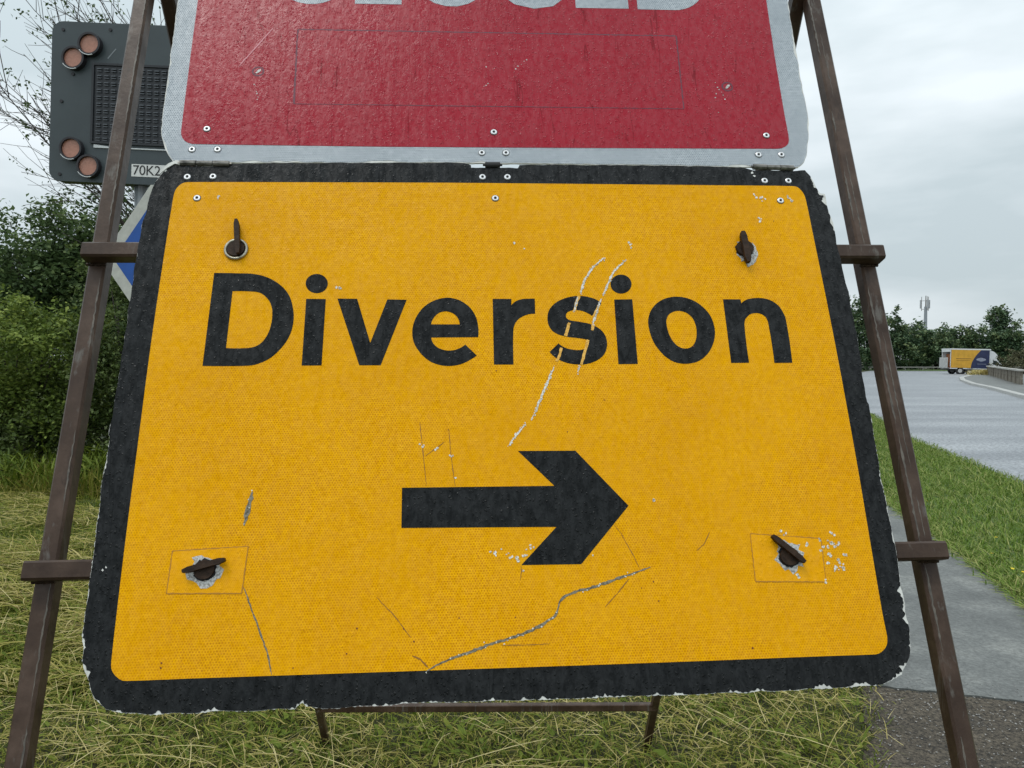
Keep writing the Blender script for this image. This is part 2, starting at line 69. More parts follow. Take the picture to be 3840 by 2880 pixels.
# ---------------------------------------------------------------- helpers
def S(poly): return [(x/1000, y/1000) for x, y in poly]
def tag(o, label=None, cat=None, group=None, kind=None):
    if label: o['label'] = label
    if cat: o['category'] = cat
    if group: o['group'] = group
    if kind: o['kind'] = kind
    return o
def link(name, me, m=None, parent=None, kind=None):
    o = bpy.data.objects.new(name, me); col.objects.link(o)
    if m is not None and not me.materials: me.materials.append(m)
    if parent is not None: o.parent = parent
    if kind: o['kind'] = kind
    return o
def mesh(name, V, F, m=None, parent=None, kind=None, smooth=False):
    me = bpy.data.meshes.new(name); me.from_pydata([tuple(v) for v in V], [], F); me.update()
    if smooth: me.polygons.foreach_set('use_smooth', [True]*len(me.polygons))
    return link(name, me, m, parent, kind)
def empty(name, loc, label, cat, group=None, rot=None):
    o = bpy.data.objects.new(name, None); col.objects.link(o); o.empty_display_size = .1
    if rot is not None: o.matrix_world = Matrix.Translation(loc) @ rot.to_4x4()
    else: o.location = loc
    return tag(o, label, cat, group)
class B:                                  # mesh collector
    def __init__(s): s.V = []; s.F = []; s.M = []
    def add(s, V, F, mi=0):
        k = len(s.V); s.V += [tuple(v) for v in V]; s.F += [tuple(i+k for i in f) for f in F]; s.M += [mi]*len(F)
    def box(s, a, b, mi=0):
        x0, y0, z0 = a; x1, y1, z1 = b
        s.add([(x0,y0,z0),(x1,y0,z0),(x1,y1,z0),(x0,y1,z0),(x0,y0,z1),(x1,y0,z1),(x1,y1,z1),(x0,y1,z1)],
              [(0,3,2,1),(4,5,6,7),(0,1,5,4),(1,2,6,5),(2,3,7,6),(3,0,4,7)], mi)
    def tube(s, p0, p1, r0, r1, n=8, cap=True, mi=0):
        p0 = Vector(p0); p1 = Vector(p1); d = (p1-p0).normalized()
        u = d.orthogonal().normalized(); v = d.cross(u); V = []
        for p, r in ((p0, r0), (p1, r1)):
            for k in range(n):
                a = 2*math.pi*k/n; V.append(p+u*(r*math.cos(a))+v*(r*math.sin(a)))
        F = [(k, (k+1) % n, n+(k+1) % n, n+k) for k in range(n)]
        if cap: F += [tuple(range(n-1, -1, -1)), tuple(range(n, 2*n))]
        s.add(V, F, mi)
    def prism(s, polys, z0, z1, fn=None, mi=0, mside=None, bottom=True):
        fn = fn or (lambda x, y, z: (x, y, z))
        flat = [p for q in polys for p in q]
        T = tessellate_polygon([[Vector((x, y, 0)) for x, y in q] for q in polys])
        n = len(flat); V = [fn(x, y, z1) for x, y in flat]+[fn(x, y, z0) for x, y in flat]
        F = []
        for a, b, c in T:
            A, Bp, Cp = flat[a], flat[b], flat[c]
            cr = (Bp[0]-A[0])*(Cp[1]-A[1])-(Bp[1]-A[1])*(Cp[0]-A[0])
            if abs(cr) < 1e-13: continue
            F.append((a, b, c) if cr > 0 else (a, c, b))
        s.add(V, F, mi)
        k = len(s.V)-2*n
        if bottom:
            for f in F: s.F.append(tuple(k+n+i for i in reversed(f))); s.M.append(mi)
        o = 0
        for qi, q in enumerate(polys):
            m_ = len(q); ar = sum(q[i][0]*q[(i+1) % m_][1]-q[(i+1) % m_][0]*q[i][1] for i in range(m_))
            for i in range(m_):
                a, b = o+i, o+(i+1) % m_
                f = (k+n+a, k+n+b, k+b, k+a)
                if (ar < 0) != (qi > 0): f = f[::-1]
                s.F.append(f); s.M.append(mi if mside is None else mside)
            o += m_
    def build(s, name, mats, parent=None, kind=None, smooth=False, off=(0,0,0)):
        if off != (0,0,0): s.V = [(a-off[0], b-off[1], c-off[2]) for a, b, c in s.V]
        me = bpy.data.meshes.new(name); me.from_pydata(s.V, [], s.F)
        for m in (mats if isinstance(mats, list) else [mats]): me.materials.append(m)
        me.polygons.foreach_set('material_index', s.M)
        if smooth: me.polygons.foreach_set('use_smooth', [True]*len(me.polygons))
        me.update()
        return link(name, me, None, parent, kind)
def beam(b, p0, p1, w_, h_, up, ch=.003, mi=0):   # chamfered box section, up = direction of h_
    p0 = Vector(p0); p1 = Vector(p1); d = (p1-p0).normalized(); up = Vector(up); side = d.cross(up).normalized(); up = side.cross(d).normalized()
    pr = [(w_/2-ch, h_/2), (w_/2, h_/2-ch), (w_/2, -h_/2+ch), (w_/2-ch, -h_/2), (-w_/2+ch, -h_/2), (-w_/2, -h_/2+ch), (-w_/2, h_/2-ch), (-w_/2+ch, h_/2)]
    V = [p+side*a+up*c for p in (p0, p1) for a, c in pr]
    b.add(V, [(k, (k+1) % 8, 8+(k+1) % 8, 8+k) for k in range(8)]+[tuple(range(7, -1, -1)), tuple(range(8, 16))], mi)
def npmesh(name, V, F, mat, parent=None, tint=None, kind=None):   # F: (n,4) or (n,3) numpy
    me = bpy.data.meshes.new(name); n, k = F.shape
    me.vertices.add(len(V)); me.vertices.foreach_set('co', V.astype(np.float32).ravel())
    me.loops.add(n*k); me.loops.foreach_set('vertex_index', F.astype(np.int32).ravel())
    me.polygons.add(n); me.polygons.foreach_set('loop_start', np.arange(n, dtype=np.int32)*k)
    if tint is not None:
        at = me.attributes.new('tint', 'FLOAT', 'POINT'); at.data.foreach_set('value', tint.astype(np.float32))
    me.update(calc_edges=True); me.materials.append(mat)
    return link(name, me, None, parent, kind)

# ---------------------------------------------------------------- materials
def newmat(name):
    m = bpy.data.materials.new(name); m.use_nodes = True; nt = m.node_tree
    return m, nt, nt.nodes['Principled BSDF']
def setp(b, col_=None, rough=None, metal=None, spec=None, coat=None, coatr=None):
    if col_ is not None: b.inputs['Base Color'].default_value = (*col_, 1)
    if rough is not None: b.inputs['Roughness'].default_value = rough
    if metal is not None: b.inputs['Metallic'].default_value = metal
    if spec is not None: b.inputs['Specular IOR Level'].default_value = spec
    if coat is not None: b.inputs['Coat Weight'].default_value = coat
    if coatr is not None: b.inputs['Coat Roughness'].default_value = coatr
def nodes_noise(nt, scale, detail=4, rough=.55, vscale=None, coord='Object', dist=0):
    tc = N(nt, 'ShaderNodeTexCoord'); mp = N(nt, 'ShaderNodeMapping')
    if vscale: mp.inputs['Scale'].default_value = vscale
    nz = N(nt, 'ShaderNodeTexNoise'); nz.inputs['Scale'].default_value = scale; nz.inputs['Detail'].default_value = detail; nz.inputs['Roughness'].default_value = rough
    nz.inputs['Distortion'].default_value = dist
    nt.links.new(tc.outputs[coord], mp.inputs[0]); nt.links.new(mp.outputs[0], nz.inputs[0]); return nz.outputs[0]
def ramp(nt, src, stops):
    r = N(nt, 'ShaderNodeValToRGB'); e = r.color_ramp.elements
    while len(e) < len(stops): e.new(.5)
    for i, (p, c) in enumerate(stops): e[i].position = p; e[i].color = (*c, 1)
    nt.links.new(src, r.inputs[0]); return r.outputs[0]
def rng(nt, src, a, b, c, d_):
    m = N(nt, 'ShaderNodeMapRange'); m.inputs[1].default_value = a; m.inputs[2].default_value = b; m.inputs[3].default_value = c; m.inputs[4].default_value = d_
    nt.links.new(src, m.inputs[0]); return m.outputs[0]
def math_(nt, op, a, b=None):
    m = N(nt, 'ShaderNodeMath', operation=op)
    for i, v in enumerate((a, b)):
        if v is None: continue
        if isinstance(v, (int, float)): m.inputs[i].default_value = v
        else: nt.links.new(v, m.inputs[i])
    return m.outputs[0]
def mixc(nt, f, a, b, blend='MIX'):
    m = N(nt, 'ShaderNodeMixRGB', blend_type=blend)
    for i, v in enumerate((f, a, b)):
        if isinstance(v, (int, float)): m.inputs[i].default_value = v
        elif isinstance(v, tuple): m.inputs[i].default_value = (*v, 1)
        else: nt.links.new(v, m.inputs[i])
    return m.outputs[0]
def bump(nt, b, h, strength, dist, prev=None):
    m = N(nt, 'ShaderNodeBump'); m.inputs['Strength'].default_value = strength; m.inputs['Distance'].default_value = dist
    nt.links.new(h, m.inputs['Height'])
    if prev is not None: nt.links.new(prev, m.inputs['Normal'])
    nt.links.new(m.outputs[0], b.inputs['Normal'])
    return m.outputs[0]
def plain(name, c, rough=.5, metal=0, spec=.5, var=0., scale=20, bmp=0.):
    m, nt, b = newmat(name); setp(b, c, rough, metal, spec)
    if var or bmp:
        n = nodes_noise(nt, scale)
        if var: nt.links.new(ramp(nt, n, [(.3, tuple(x*(1-var) for x in c)), (.7, tuple(min(1, x*(1+var)) for x in c))]), b.inputs['Base Color'])
        if bmp: bump(nt, b, n, .5, bmp)
    return m
def hexcell(nt, s):                       # distance from the centre of hexagonal cells of pitch s
    tc = N(nt, 'ShaderNodeTexCoord'); o = []
    # slight wobble
    nz = N(nt, 'ShaderNodeTexNoise'); nz.inputs['Scale'].default_value = 60; nz.inputs['Detail'].default_value = 2
    nt.links.new(tc.outputs['Object'], nz.inputs[0])
    ad = N(nt, 'ShaderNodeVectorMath', operation='SCALE'); ad.inputs['Scale'].default_value = s*.5; nt.links.new(nz.outputs['Color'], ad.inputs[0])
    a0 = N(nt, 'ShaderNodeVectorMath', operation='ADD'); nt.links.new(tc.outputs['Object'], a0.inputs[0]); nt.links.new(ad.outputs[0], a0.inputs[1])
    mu = N(nt, 'ShaderNodeVectorMath', operation='MULTIPLY'); mu.inputs[1].default_value = (1/s, 1/(s*1.732), 0)
    nt.links.new(a0.outputs[0], mu.inputs[0])
    for k in (0, .5):
        a = N(nt, 'ShaderNodeVectorMath', operation='ADD'); a.inputs[1].default_value = (k, k, 0); nt.links.new(mu.outputs[0], a.inputs[0])
        f = N(nt, 'ShaderNodeVectorMath', operation='FRACTION'); nt.links.new(a.outputs[0], f.inputs[0])
        c = N(nt, 'ShaderNodeVectorMath', operation='SUBTRACT'); c.inputs[1].default_value = (.5, .5, 0); nt.links.new(f.outputs[0], c.inputs[0])
        m = N(nt, 'ShaderNodeVectorMath', operation='MULTIPLY'); m.inputs[1].default_value = (1, 1.732, 0); nt.links.new(c.outputs[0], m.inputs[0])
        l = N(nt, 'ShaderNodeVectorMath', operation='LENGTH'); nt.links.new(m.outputs[0], l.inputs[0]); o.append(l.outputs['Value'])
    return math_(nt, 'MINIMUM', o[0], o[1])
def droplets(nt, scale, thr):             # scattered raindrops: height field
    tc = N(nt, 'ShaderNodeTexCoord'); v = N(nt, 'ShaderNodeTexVoronoi'); v.inputs['Scale'].default_value = scale
    mp = N(nt, 'ShaderNodeMapping'); mp.inputs['Scale'].default_value = (1, .8, 1)
    wz = N(nt, 'ShaderNodeTexNoise'); wz.inputs['Scale'].default_value = scale*1.1; wz.inputs['Detail'].default_value = 1; nt.links.new(tc.outputs['Object'], wz.inputs[0])
    ws = N(nt, 'ShaderNodeVectorMath', operation='SCALE'); ws.inputs['Scale'].default_value = 1.1/scale; nt.links.new(wz.outputs['Color'], ws.inputs[0])
    wa = N(nt, 'ShaderNodeVectorMath', operation='ADD'); nt.links.new(tc.outputs['Object'], wa.inputs[0]); nt.links.new(ws.outputs[0], wa.inputs[1])
    nt.links.new(wa.outputs[0], mp.inputs[0]); nt.links.new(mp.outputs[0], v.inputs[0])
    h = rng(nt, v.outputs['Distance'], 0, thr, 1, 0)
    m = math_(nt, 'POWER', h, .5)
    sp = N(nt, 'ShaderNodeSeparateXYZ'); nt.links.new(v.outputs['Color'], sp.inputs[0])
    return math_(nt, 'MULTIPLY', m, rng(nt, sp.outputs[0], .45, .6, 0, 1))
def sheet(name, edge, core, hexed=True, streak=.25, pitch=.0036, rough=.36, dropb=.35, filmb=.5, spec=(.10, .30), mott=.25, midscale=85, flatten=.55, dscale=170):
    m, nt, b = newmat(name); setp(b, edge, rough, 0, .25)
    big = nodes_noise(nt, 6, 4, .6); run = nodes_noise(nt, 55, 4, .62, (1, .09, 1), dist=.8); fine = nodes_noise(nt, 190, 3, .6, (1, .75, 1), dist=1.2); mid = nodes_noise(nt, midscale, 3, .6, (1, .5, 1), dist=.5)
    riv = nodes_noise(nt, 26, 3, .5, (1, .10, 1), dist=.15); riv2 = rng(nt, math_(nt, 'ABSOLUTE', math_(nt, 'SUBTRACT', riv, .52)), .0015, .0085, 1, 0)
    riv2 = math_(nt, 'MULTIPLY', riv2, rng(nt, nodes_noise(nt, 9, 2, .5), .44, .56, 0, 1))
    base = edge
    if hexed:
        hx = hexcell(nt, pitch)
        hc = math_(nt, 'ADD', rng(nt, hx, .14, .44, 0, 1), rng(nt, nodes_noise(nt, 260, 2, .6), .3, .7, -.45, .45))
        flat = rng(nt, nodes_noise(nt, 4.5, 3, .6), .42, .60, 0, flatten)
        base = mixc(nt, rng(nt, hc, 0, 1, 0, 1), core, edge)
        base = mixc(nt, flat, base, tuple(.72*e_+.28*c_ for e_, c_ in zip(edge, core)))
        base = mixc(nt, rng(nt, nodes_noise(nt, 130, 3, .65), .36, .64, 0, .36), base, core)
    wet = math_(nt, 'MULTIPLY', riv2, rng(nt, run, .42, .56, 0, 1))
    base2 = mixc(nt, math_(nt, 'MULTIPLY', wet, streak), base, tuple(c*.75 for c in core))
    base3 = mixc(nt, rng(nt, fine, .58, .70, 0, mott), base2, tuple(c*.5 for c in core))
    base4 = mixc(nt, rng(nt, big, .35, .7, 0, .28), base3, core)
    nt.links.new(base4, b.inputs['Base Color'])
    film = math_(nt, 'MULTIPLY', math_(nt, 'ADD', rng(nt, mid, .38, .60, 0, .62), rng(nt, fine, .38, .60, .38, 0)), rng(nt, riv2, 0, 1, 1, .25))
    nt.links.new(rng(nt, film, 0, 1, spec[0], spec[1]), b.inputs['Specular IOR Level'])
    nt.links.new(rng(nt, run, .4, .62, rough+.1, rough-.1), b.inputs['Roughness'])
    p = bump(nt, b, mid, filmb, .0010)
    p = bump(nt, b, run, filmb*.6, .0008, p)
    p = bump(nt, b, fine, filmb, .0006, p)
    if hexed: p = bump(nt, b, hx, .3, .0003, p)
    bump(nt, b, droplets(nt, dscale, .36), dropb, .0009, p)
    return m
M = {}
M['yellow'] = sheet('yellow_reflective_sheet', (.99, .50, .001), (.60, .235, .0), streak=.05, filmb=.6, dropb=.35, spec=(.04, .20), mott=.16)
M['white'] = sheet('white_reflective_sheet', (.63, .67, .70), (.17, .205, .24), streak=.05, filmb=.3, dropb=.2, spec=(.2, .4), mott=.05, flatten=.1)
M['red'] = sheet('red_reflective_sheet', (.36, .011, .027), (.23, .005, .012), hexed=False, streak=.75, rough=.24, filmb=.55, dropb=.9, dscale=235, spec=(.14, .38), mott=.35, midscale=120)
M['black'] = sheet('black_vinyl', (.0075, .0085, .009), (.004, .0045, .0045), hexed=False, streak=.3, rough=.24, filmb=.5, dropb=.9, dscale=235, spec=(.10, .32), mott=.35, midscale=90)
M['yellow2'] = sheet('yellow_patch_sheet', (.99, .485, .001), (.72, .30, .0), streak=.05, filmb=.7, dropb=.5, spec=(.05, .24), mott=.2, pitch=.0024)
M['core'] = plain('bare_board', (.62, .62, .58), .6, var=.25, scale=60)
def beads(name, a, b_):
    m, nt, b = newmat(name); setp(b, a, .35); n = nodes_noise(nt, 420, 2)
    nt.links.new(ramp(nt, n, [(.35, b_), (.6, a)]), b.inputs['Base Color']); bump(nt, b, n, .6, .001); return m
M['bead'] = beads('exposed_beads', (.85, .84, .78), (.38, .34, .26))
M['beady'] = beads('yellow_scrape', (.88, .50, .09), (.60, .30, .02))
M['crack'] = beads('grey_crack', (.24, .22, .16), (.07, .06, .035))
M['fineline'] = plain('rusty_hairline', (.30, .13, .01), .6)
M['rustspot'] = plain('rust_spot', (.16, .035, .005), .6)
M['flake'] = beads('flaked_aluminium', (.62, .62, .60), (.25, .23, .20))
M['seam'] = plain('dirty_seam', (.13, .03, .05), .6)
M['yseam'] = plain('dirty_yellow_seam', (.45, .19, .003), .5)
M['alu'] = plain('rivet_aluminium', (.80, .80, .80), .28, .7, .5)
M['hole'] = plain('dark_hole', (.01, .01, .012), .8)
def steel():
    m, nt, b = newmat('brown_painted_steel'); setp(b, None, .48, 0, .28)
    a = nodes_noise(nt, 14, 6, .65); s = nodes_noise(nt, 45, 5, .7, (1, 1, .07))
    mpn = s.node.inputs[0].links[0].from_node; mpn.inputs['Rotation'].default_value = (rad(-20.8), 0, 0); f = nodes_noise(nt, 180, 3)
    c = ramp(nt, a, [(.30, (.030, .015, .009)), (.5, (.058, .034, .022)), (.70, (.105, .067, .048))])
    c = mixc(nt, rng(nt, s, .58, .70, 0, .7), c, (.15, .14, .125))
    c = mixc(nt, rng(nt, s, .30, .40, .7, 0), c, (.030, .018, .012))
    nt.links.new(c, b.inputs['Base Color']); nt.links.new(rng(nt, a, .3, .7, .5, .3), b.inputs['Roughness'])
    p = bump(nt, b, f, .25, .001); bump(nt, b, a, .4, .002, p); return m
M['steel'] = steel()
M['rusty'] = plain('rusty_iron', (.034, .019, .011), .6, 0, spec=.2, var=.5, scale=120, bmp=.002)
M['zinc'] = plain('dull_zinc', (.36, .34, .27), .35, .8, var=.4, scale=150, bmp=.001)
M['pin'] = plain('hinge_steel', (.20, .19, .17), .38, .6, var=.6, scale=110, bmp=.002)

def leafmat(name, stops, rough=.55, spec=.16, trans=.25):
    m, nt, b = newmat(name); setp(b, None, rough, 0, spec)
    at = N(nt, 'ShaderNodeAttribute', attribute_name='tint')
    c = ramp(nt, at.outputs['Fac'], stops)
    nt.links.new(c, b.inputs['Base Color'])
    if trans:
        tr = N(nt, 'ShaderNodeBsdfTranslucent'); nt.links.new(c, tr.inputs[0]); ms = N(nt, 'ShaderNodeMixShader'); ms.inputs[0].default_value = trans
        nt.links.new(b.outputs[0], ms.inputs[1]); nt.links.new(tr.outputs[0], ms.inputs[2]); nt.links.new(ms.outputs[0], nt.nodes['Material Output'].inputs[0])
    return m
M['leaf_dark'] = leafmat('dark_leaves', [(0, (.045, .075, .032)), (.5, (.092, .145, .055)), (1, (.19, .25, .09))])
M['leaf_light'] = leafmat('light_leaves', [(0, (.06, .095, .022)), (.5, (.15, .21, .042)), (1, (.34, .40, .09))])
M['leaf_mid'] = leafmat('mid_leaves', [(0, (.045, .070, .022)), (.6, (.115, .160, .045)), (1, (.34, .38, .20))])
M['leaf_far'] = leafmat('far_leaves', [(0, (.050, .085, .052)), (.5, (.100, .158, .080)), (1, (.24, .28, .12))], trans=.15)
M['leaf_brown'] = leafmat('brown_leaves', [(0, (.06, .06, .035)), (.5, (.10, .10, .05)), (1, (.16, .15, .08))], trans=.15)
M['grass'] = leafmat('grass_blades', [(0, (.055, .090, .010)), (.35, (.150, .195, .024)), (.55, (.26, .25, .045)), (.78, (.40, .33, .11)), (1, (.72, .62, .32))], rough=.55)
M['verge'] = leafmat('verge_grass', [(0, (.08, .14, .016)), (.5, (.155, .245, .035)), (1, (.38, .37, .14))], rough=.55)
M['bark'] = plain('bark', (.055, .045, .038), .8, var=.4, scale=25)

def groundmat(name, stops, scale, rough=.8, b_=.01, detail=8, sp=None, speck=None, spec=.5):
    m, nt, b = newmat(name); setp(b, None, rough, 0, spec)
    n = nodes_noise(nt, scale, detail, .62); c = ramp(nt, n, stops); f = nodes_noise(nt, speck or scale*20, 3, .7)
    if sp: c = mixc(nt, rng(nt, f, .35, .68, 0, 1), mixc(nt, 1.0, c, (1-sp,)*3, 'MULTIPLY'), mixc(nt, 1.0, c, (1+sp,)*3, 'MULTIPLY'))
    nt.links.new(c, b.inputs['Base Color']); nt.links.new(rng(nt, n, .3, .7, rough-.1, rough+.1), b.inputs['Roughness'])
    bump(nt, b, f, .5, b_); return m
M['soil'] = groundmat('grassy_ground', [(.3, (.018, .020, .006)), (.5, (.038, .042, .012)), (.72, (.075, .072, .026))], 1.3, .9, .02, sp=.4, speck=30)
M['vsoil'] = groundmat('verge_ground', [(.3, (.06, .10, .022)), (.7, (.11, .17, .04))], 1.5, .9, .02, sp=.4, speck=30)
M['road'] = groundmat('pale_asphalt', [(.3, (.155, .165, .18)), (.5, (.235, .248, .265)), (.7, (.32, .335, .35))], .45, .55, .012, sp=.5, speck=22)
nt_ = M['road'].node_tree
for nd in nt_.nodes:
    if nd.type == 'MAPPING': nd.inputs['Rotation'].default_value = (0, 0, rad(-62)) if nd.outputs[0].links[0].to_node.inputs['Scale'].default_value < 5 else (0, 0, 0); nd.inputs['Scale'].default_value = (.35, 1.6, 1) if nd.outputs[0].links[0].to_node.inputs['Scale'].default_value < 5 else (1, 1, 1)
M['path'] = groundmat('smooth_tarmac', [(.3, (.075, .078, .073)), (.5, (.125, .130, .123)), (.72, (.21, .215, .20))], 2.6, .6, .004, sp=.30, speck=55)
M['coarse'] = groundmat('coarse_tarmac', [(.3, (.046, .037, .026)), (.7, (.092, .076, .056))], 4, .7, .012, sp=.8, speck=80, spec=.25)
M['kerb'] = groundmat('kerb_concrete', [(.3, (.36, .36, .34)), (.7, (.50, .50, .48))], 2, .7, .004, sp=.15, speck=60)
M['kerbd'] = groundmat('kerb_face', [(.3, (.20, .19, .18)), (.7, (.32, .31, .29))], 2, .7, .004, sp=.15, speck=60)
M['wall'] = groundmat('weathered_wall', [(.3, (.10, .085, .065)), (.55, (.17, .145, .11)), (.75, (.27, .24, .19))], 1.1, .8, .02, sp=.3, speck=14)
M['cop'] = groundmat('wall_coping', [(.3, (.30, .29, .26)), (.7, (.50, .49, .46))], .9, .7, .01, sp=.15, speck=14)

# ---------------------------------------------------------------- ground, road, paths
rnd = random.Random(5); nr = np.random.default_rng(7)
mesh('ground', [(-500, -60, 0), (500, -60, 0), (500, 700, 0), (-500, 700, 0)], [(0, 1, 2, 3)], M['soil'], kind='structure')
def sheetpoly(name, pts, z, m, kind='structure', thick=None):
    b = B(); b.prism([pts], z-(thick or .003), z, bottom=False); return b.build(name, m, kind=kind)
def dense(pts, step, jit, seed):          # resample an edge and make it uneven
    o = []; R = random.Random(seed)
    for (a, b_) in zip(pts[:-1], pts[1:]):
        n = max(1, int(math.dist(a, b_)/step))
        for k in range(n):
            t = k/n; o.append((a[0]+(b_[0]-a[0])*t+R.gauss(0, jit), a[1]+(b_[1]-a[1])*t))
    o.append(pts[-1]); return o
pathL = [(-.3, -4), (.05, 0), (.75, 1.5), (1.27, 2.63), (1.56, 3.29), (2.02, 4.6), (2.55, 6.5), (3.3, 9.5), (4.6, 14), (7, 21), (12, 33), (22, 55)]
pathR = [(1.2, -4), (1.6, 0), (2.1, 1.5), (2.6, 3.0), (3.07, 4.46), (3.45, 6.0), (3.79, 7.48), (4.7, 10.5), (5.9, 14), (8.3, 21), (13.4, 33), (23.4, 55)]
roadL = [(3.2, -8), (4.3, 0), (5.2, 5), (5.99, 8.74), (7.41, 14.05), (9.31, 19.23), (14, 31), (22, 49), (33, 74), (42, 90)]
def xat(e, y):
    for (a, b_) in zip(e[:-1], e[1:]):
        if a[1] <= y <= b_[1]: return a[0]+(b_[0]-a[0])*(y-a[1])/(b_[1]-a[1])
    return e[-1][0]
def joint(x): return 3.30-.28*(x-1.56)
pl = dense(pathL, .07, .018, 1); pr_ = dense(pathR, .07, .014, 2)
lo_l = [p for p in pl if p[1] < 3.28]; hi_l = [p for p in pl if p[1] > 3.28]
lo_r = [p for p in pr_ if p[1] < 2.99]; hi_r = [p for p in pr_ if p[1] > 2.99]
jn = [(1.56+k*(2.6-1.56)/24, 3.295-.28*(k*(2.6-1.56)/24)+rnd.gauss(0, .004)) for k in range(25)]
sheetpoly('footpath', [*jn, *hi_r, *reversed(hi_l)], .012, M['path'], thick=.012)
sheetpoly('coarse_footpath', [*lo_l, *[(x, y-.012) for x, y in jn], *reversed(lo_r)], .008, M['coarse'], thick=.008)
rl = dense(roadL, .15, .03, 3)
sheetpoly('road', [*rl, (48.24, 101), (70, 92), (140, 84), (140, 76), (78, 74), (48, 70), (40.25, 65.88), (34.45, 57.52), (30.67, 51.05), (26.42, 42.98), (23.74, 37.11), (19.48, 28.54), (14, 15), (12, 4), (11, -8)], .006, M['road'], thick=.006)
M['meadow'] = groundmat('meadow_ground', [(.3, (.040, .052, .014)), (.5, (.075, .098, .024)), (.7, (.13, .14, .045))], .8, .9, .02, sp=.5, speck=18)
sheetpoly('meadow', [(x-.02, y) for x, y in dense([p for p in pathL if p[1] > 4], .5, .02, 8)]+[(30, 99), (-200, 99), (-200, 40), (-30, 9.5), (-8, 6.4), (-4, 5.2), (-1, 4.9), (1, 4.7)], .003, M['meadow'])
sheetpoly('verge', [(x, y) for x, y in pathR if y < 80]+[(x, y) for x, y in reversed([p for p in roadL if p[1] < 60])], .004, M['vsoil'])
sheetpoly('island_pavement', [(19.48, 28.54), (23.74, 37.11), (26.42, 42.98), (30.67, 51.05), (34.45, 57.52), (40.25, 65.88), (44, 69), (60, 73), (60, 60), (34, 40), (26, 24), (20, 10), (13, 10), (14, 15)], .115, M['path'], thick=.11)
# kerb stones round the corner of the junction
kroot = tag(bpy.data.objects.new('kerb', None), None, None, None, 'structure'); col.objects.link(kroot)
kp = [(16.5, 21.8), (19.48, 28.54), (23.74, 37.11), (26.42, 42.98), (30.67, 51.05), (34.45, 57.52), (40.25, 65.88), (45, 69.3), (52, 71.2), (60, 72.6)]
kd = []
for a, b_ in zip(kp[:-1], kp[1:]):
    n = max(1, round(math.dist(a, b_)/.92))
    kd += [(a[0]+(b_[0]-a[0])*k/n, a[1]+(b_[1]-a[1])*k/n) for k in range(n)]
kd.append(kp[-1]); ks = B(); ks.box((-.45, -.15, -.05), (.45, .15, .13)); kst = None
for a, b_ in zip(kd[:-1], kd[1:]):
    if kst is None: kst = ks.build('kerb_stone', M['kerb'], kroot); o = kst
    else: o = kst.copy(); col.objects.link(o)
    o.location = ((a[0]+b_[0])/2, (a[1]+b_[1])/2, rnd.uniform(-.006, .006)); o.rotation_euler = (0, 0, math.atan2(b_[1]-a[1], b_[0]-a[0])+rnd.gauss(0, .01)); o.scale = (math.dist(a, b_)/.915, 1, 1)

# ---------------------------------------------------------------- boundary wall by the junction
def along(a, b_, s): return (a[0]+(b_[0]-a[0])*s, a[1]+(b_[1]-a[1])*s)
WA, WB = (43.3, 68.3), (27.5, 40.5); wl = math.dist(WA, WB); wan = math.atan2(WB[1]-WA[1], WB[0]-WA[0])
wr = empty('boundary_wall', (WA[0], WA[1], .1), 'low weathered concrete wall with pale coping beside the road junction', 'wall'); wr.rotation_euler = (0, 0, wan)
nb = int(wl/2.9); bay = wl/nb
pm = None; pp = None; cp = None
for k in range(nb):
    b1 = B(); b1.box((.13, -.06, .0), (bay-.13, .06, .33)); b1.box((.13, -.045, .33), (bay-.13, .045, .40)); b1.box((.13, -.065, .40), (bay-.13, .065, .738))
    if pm is None: pm = b1.build('panel', M['wall'], wr); o = pm
    else: o = pm.copy(); col.objects.link(o)
    o.location = (k*bay, rnd.gauss(0, .01), 0)
    if pp is None: b2 = B(); b2.box((-.13, -.085, -.1), (.13, .085, .74)); pp = b2.build('pier', M['wall'], wr); o = pp
    else: o = pp.copy(); col.objects.link(o)
    o.location = (k*bay, 0, 0)
    if cp is None: b3 = B(); b3.box((.008, -.17, .74), (bay-.008, .17, .83)); cp = b3.build('coping_stone', M['cop'], wr); o = cp
    else: o = cp.copy(); col.objects.link(o)
    o.location = (k*bay, rnd.gauss(0, .008), rnd.gauss(0, .004))

# ---------------------------------------------------------------- low rail on the far verge
fr = empty('guard_rail', (20, 105, 0), 'low pale roadside rail on the grass beyond the far edge of the road', 'rail')
b = B(); b.box((0, -.04, .38), (70, .04, .52)); b.build('rail', M['kerbd'], fr)
fp = B(); fp.box((-.06, .05, -.1), (.06, .15, .5)); f0 = fp.build('post', M['kerbd'], fr)
for k in range(1, 28): o = f0.copy(); col.objects.link(o); o.location = (k*2.5, 0, 0)
sheetpoly('far_verge', [(10, 99), (48.2, 101.2), (56, 97.5), (70, 93), (100, 90), (100, 118), (10, 118)], .05, M['vsoil'])

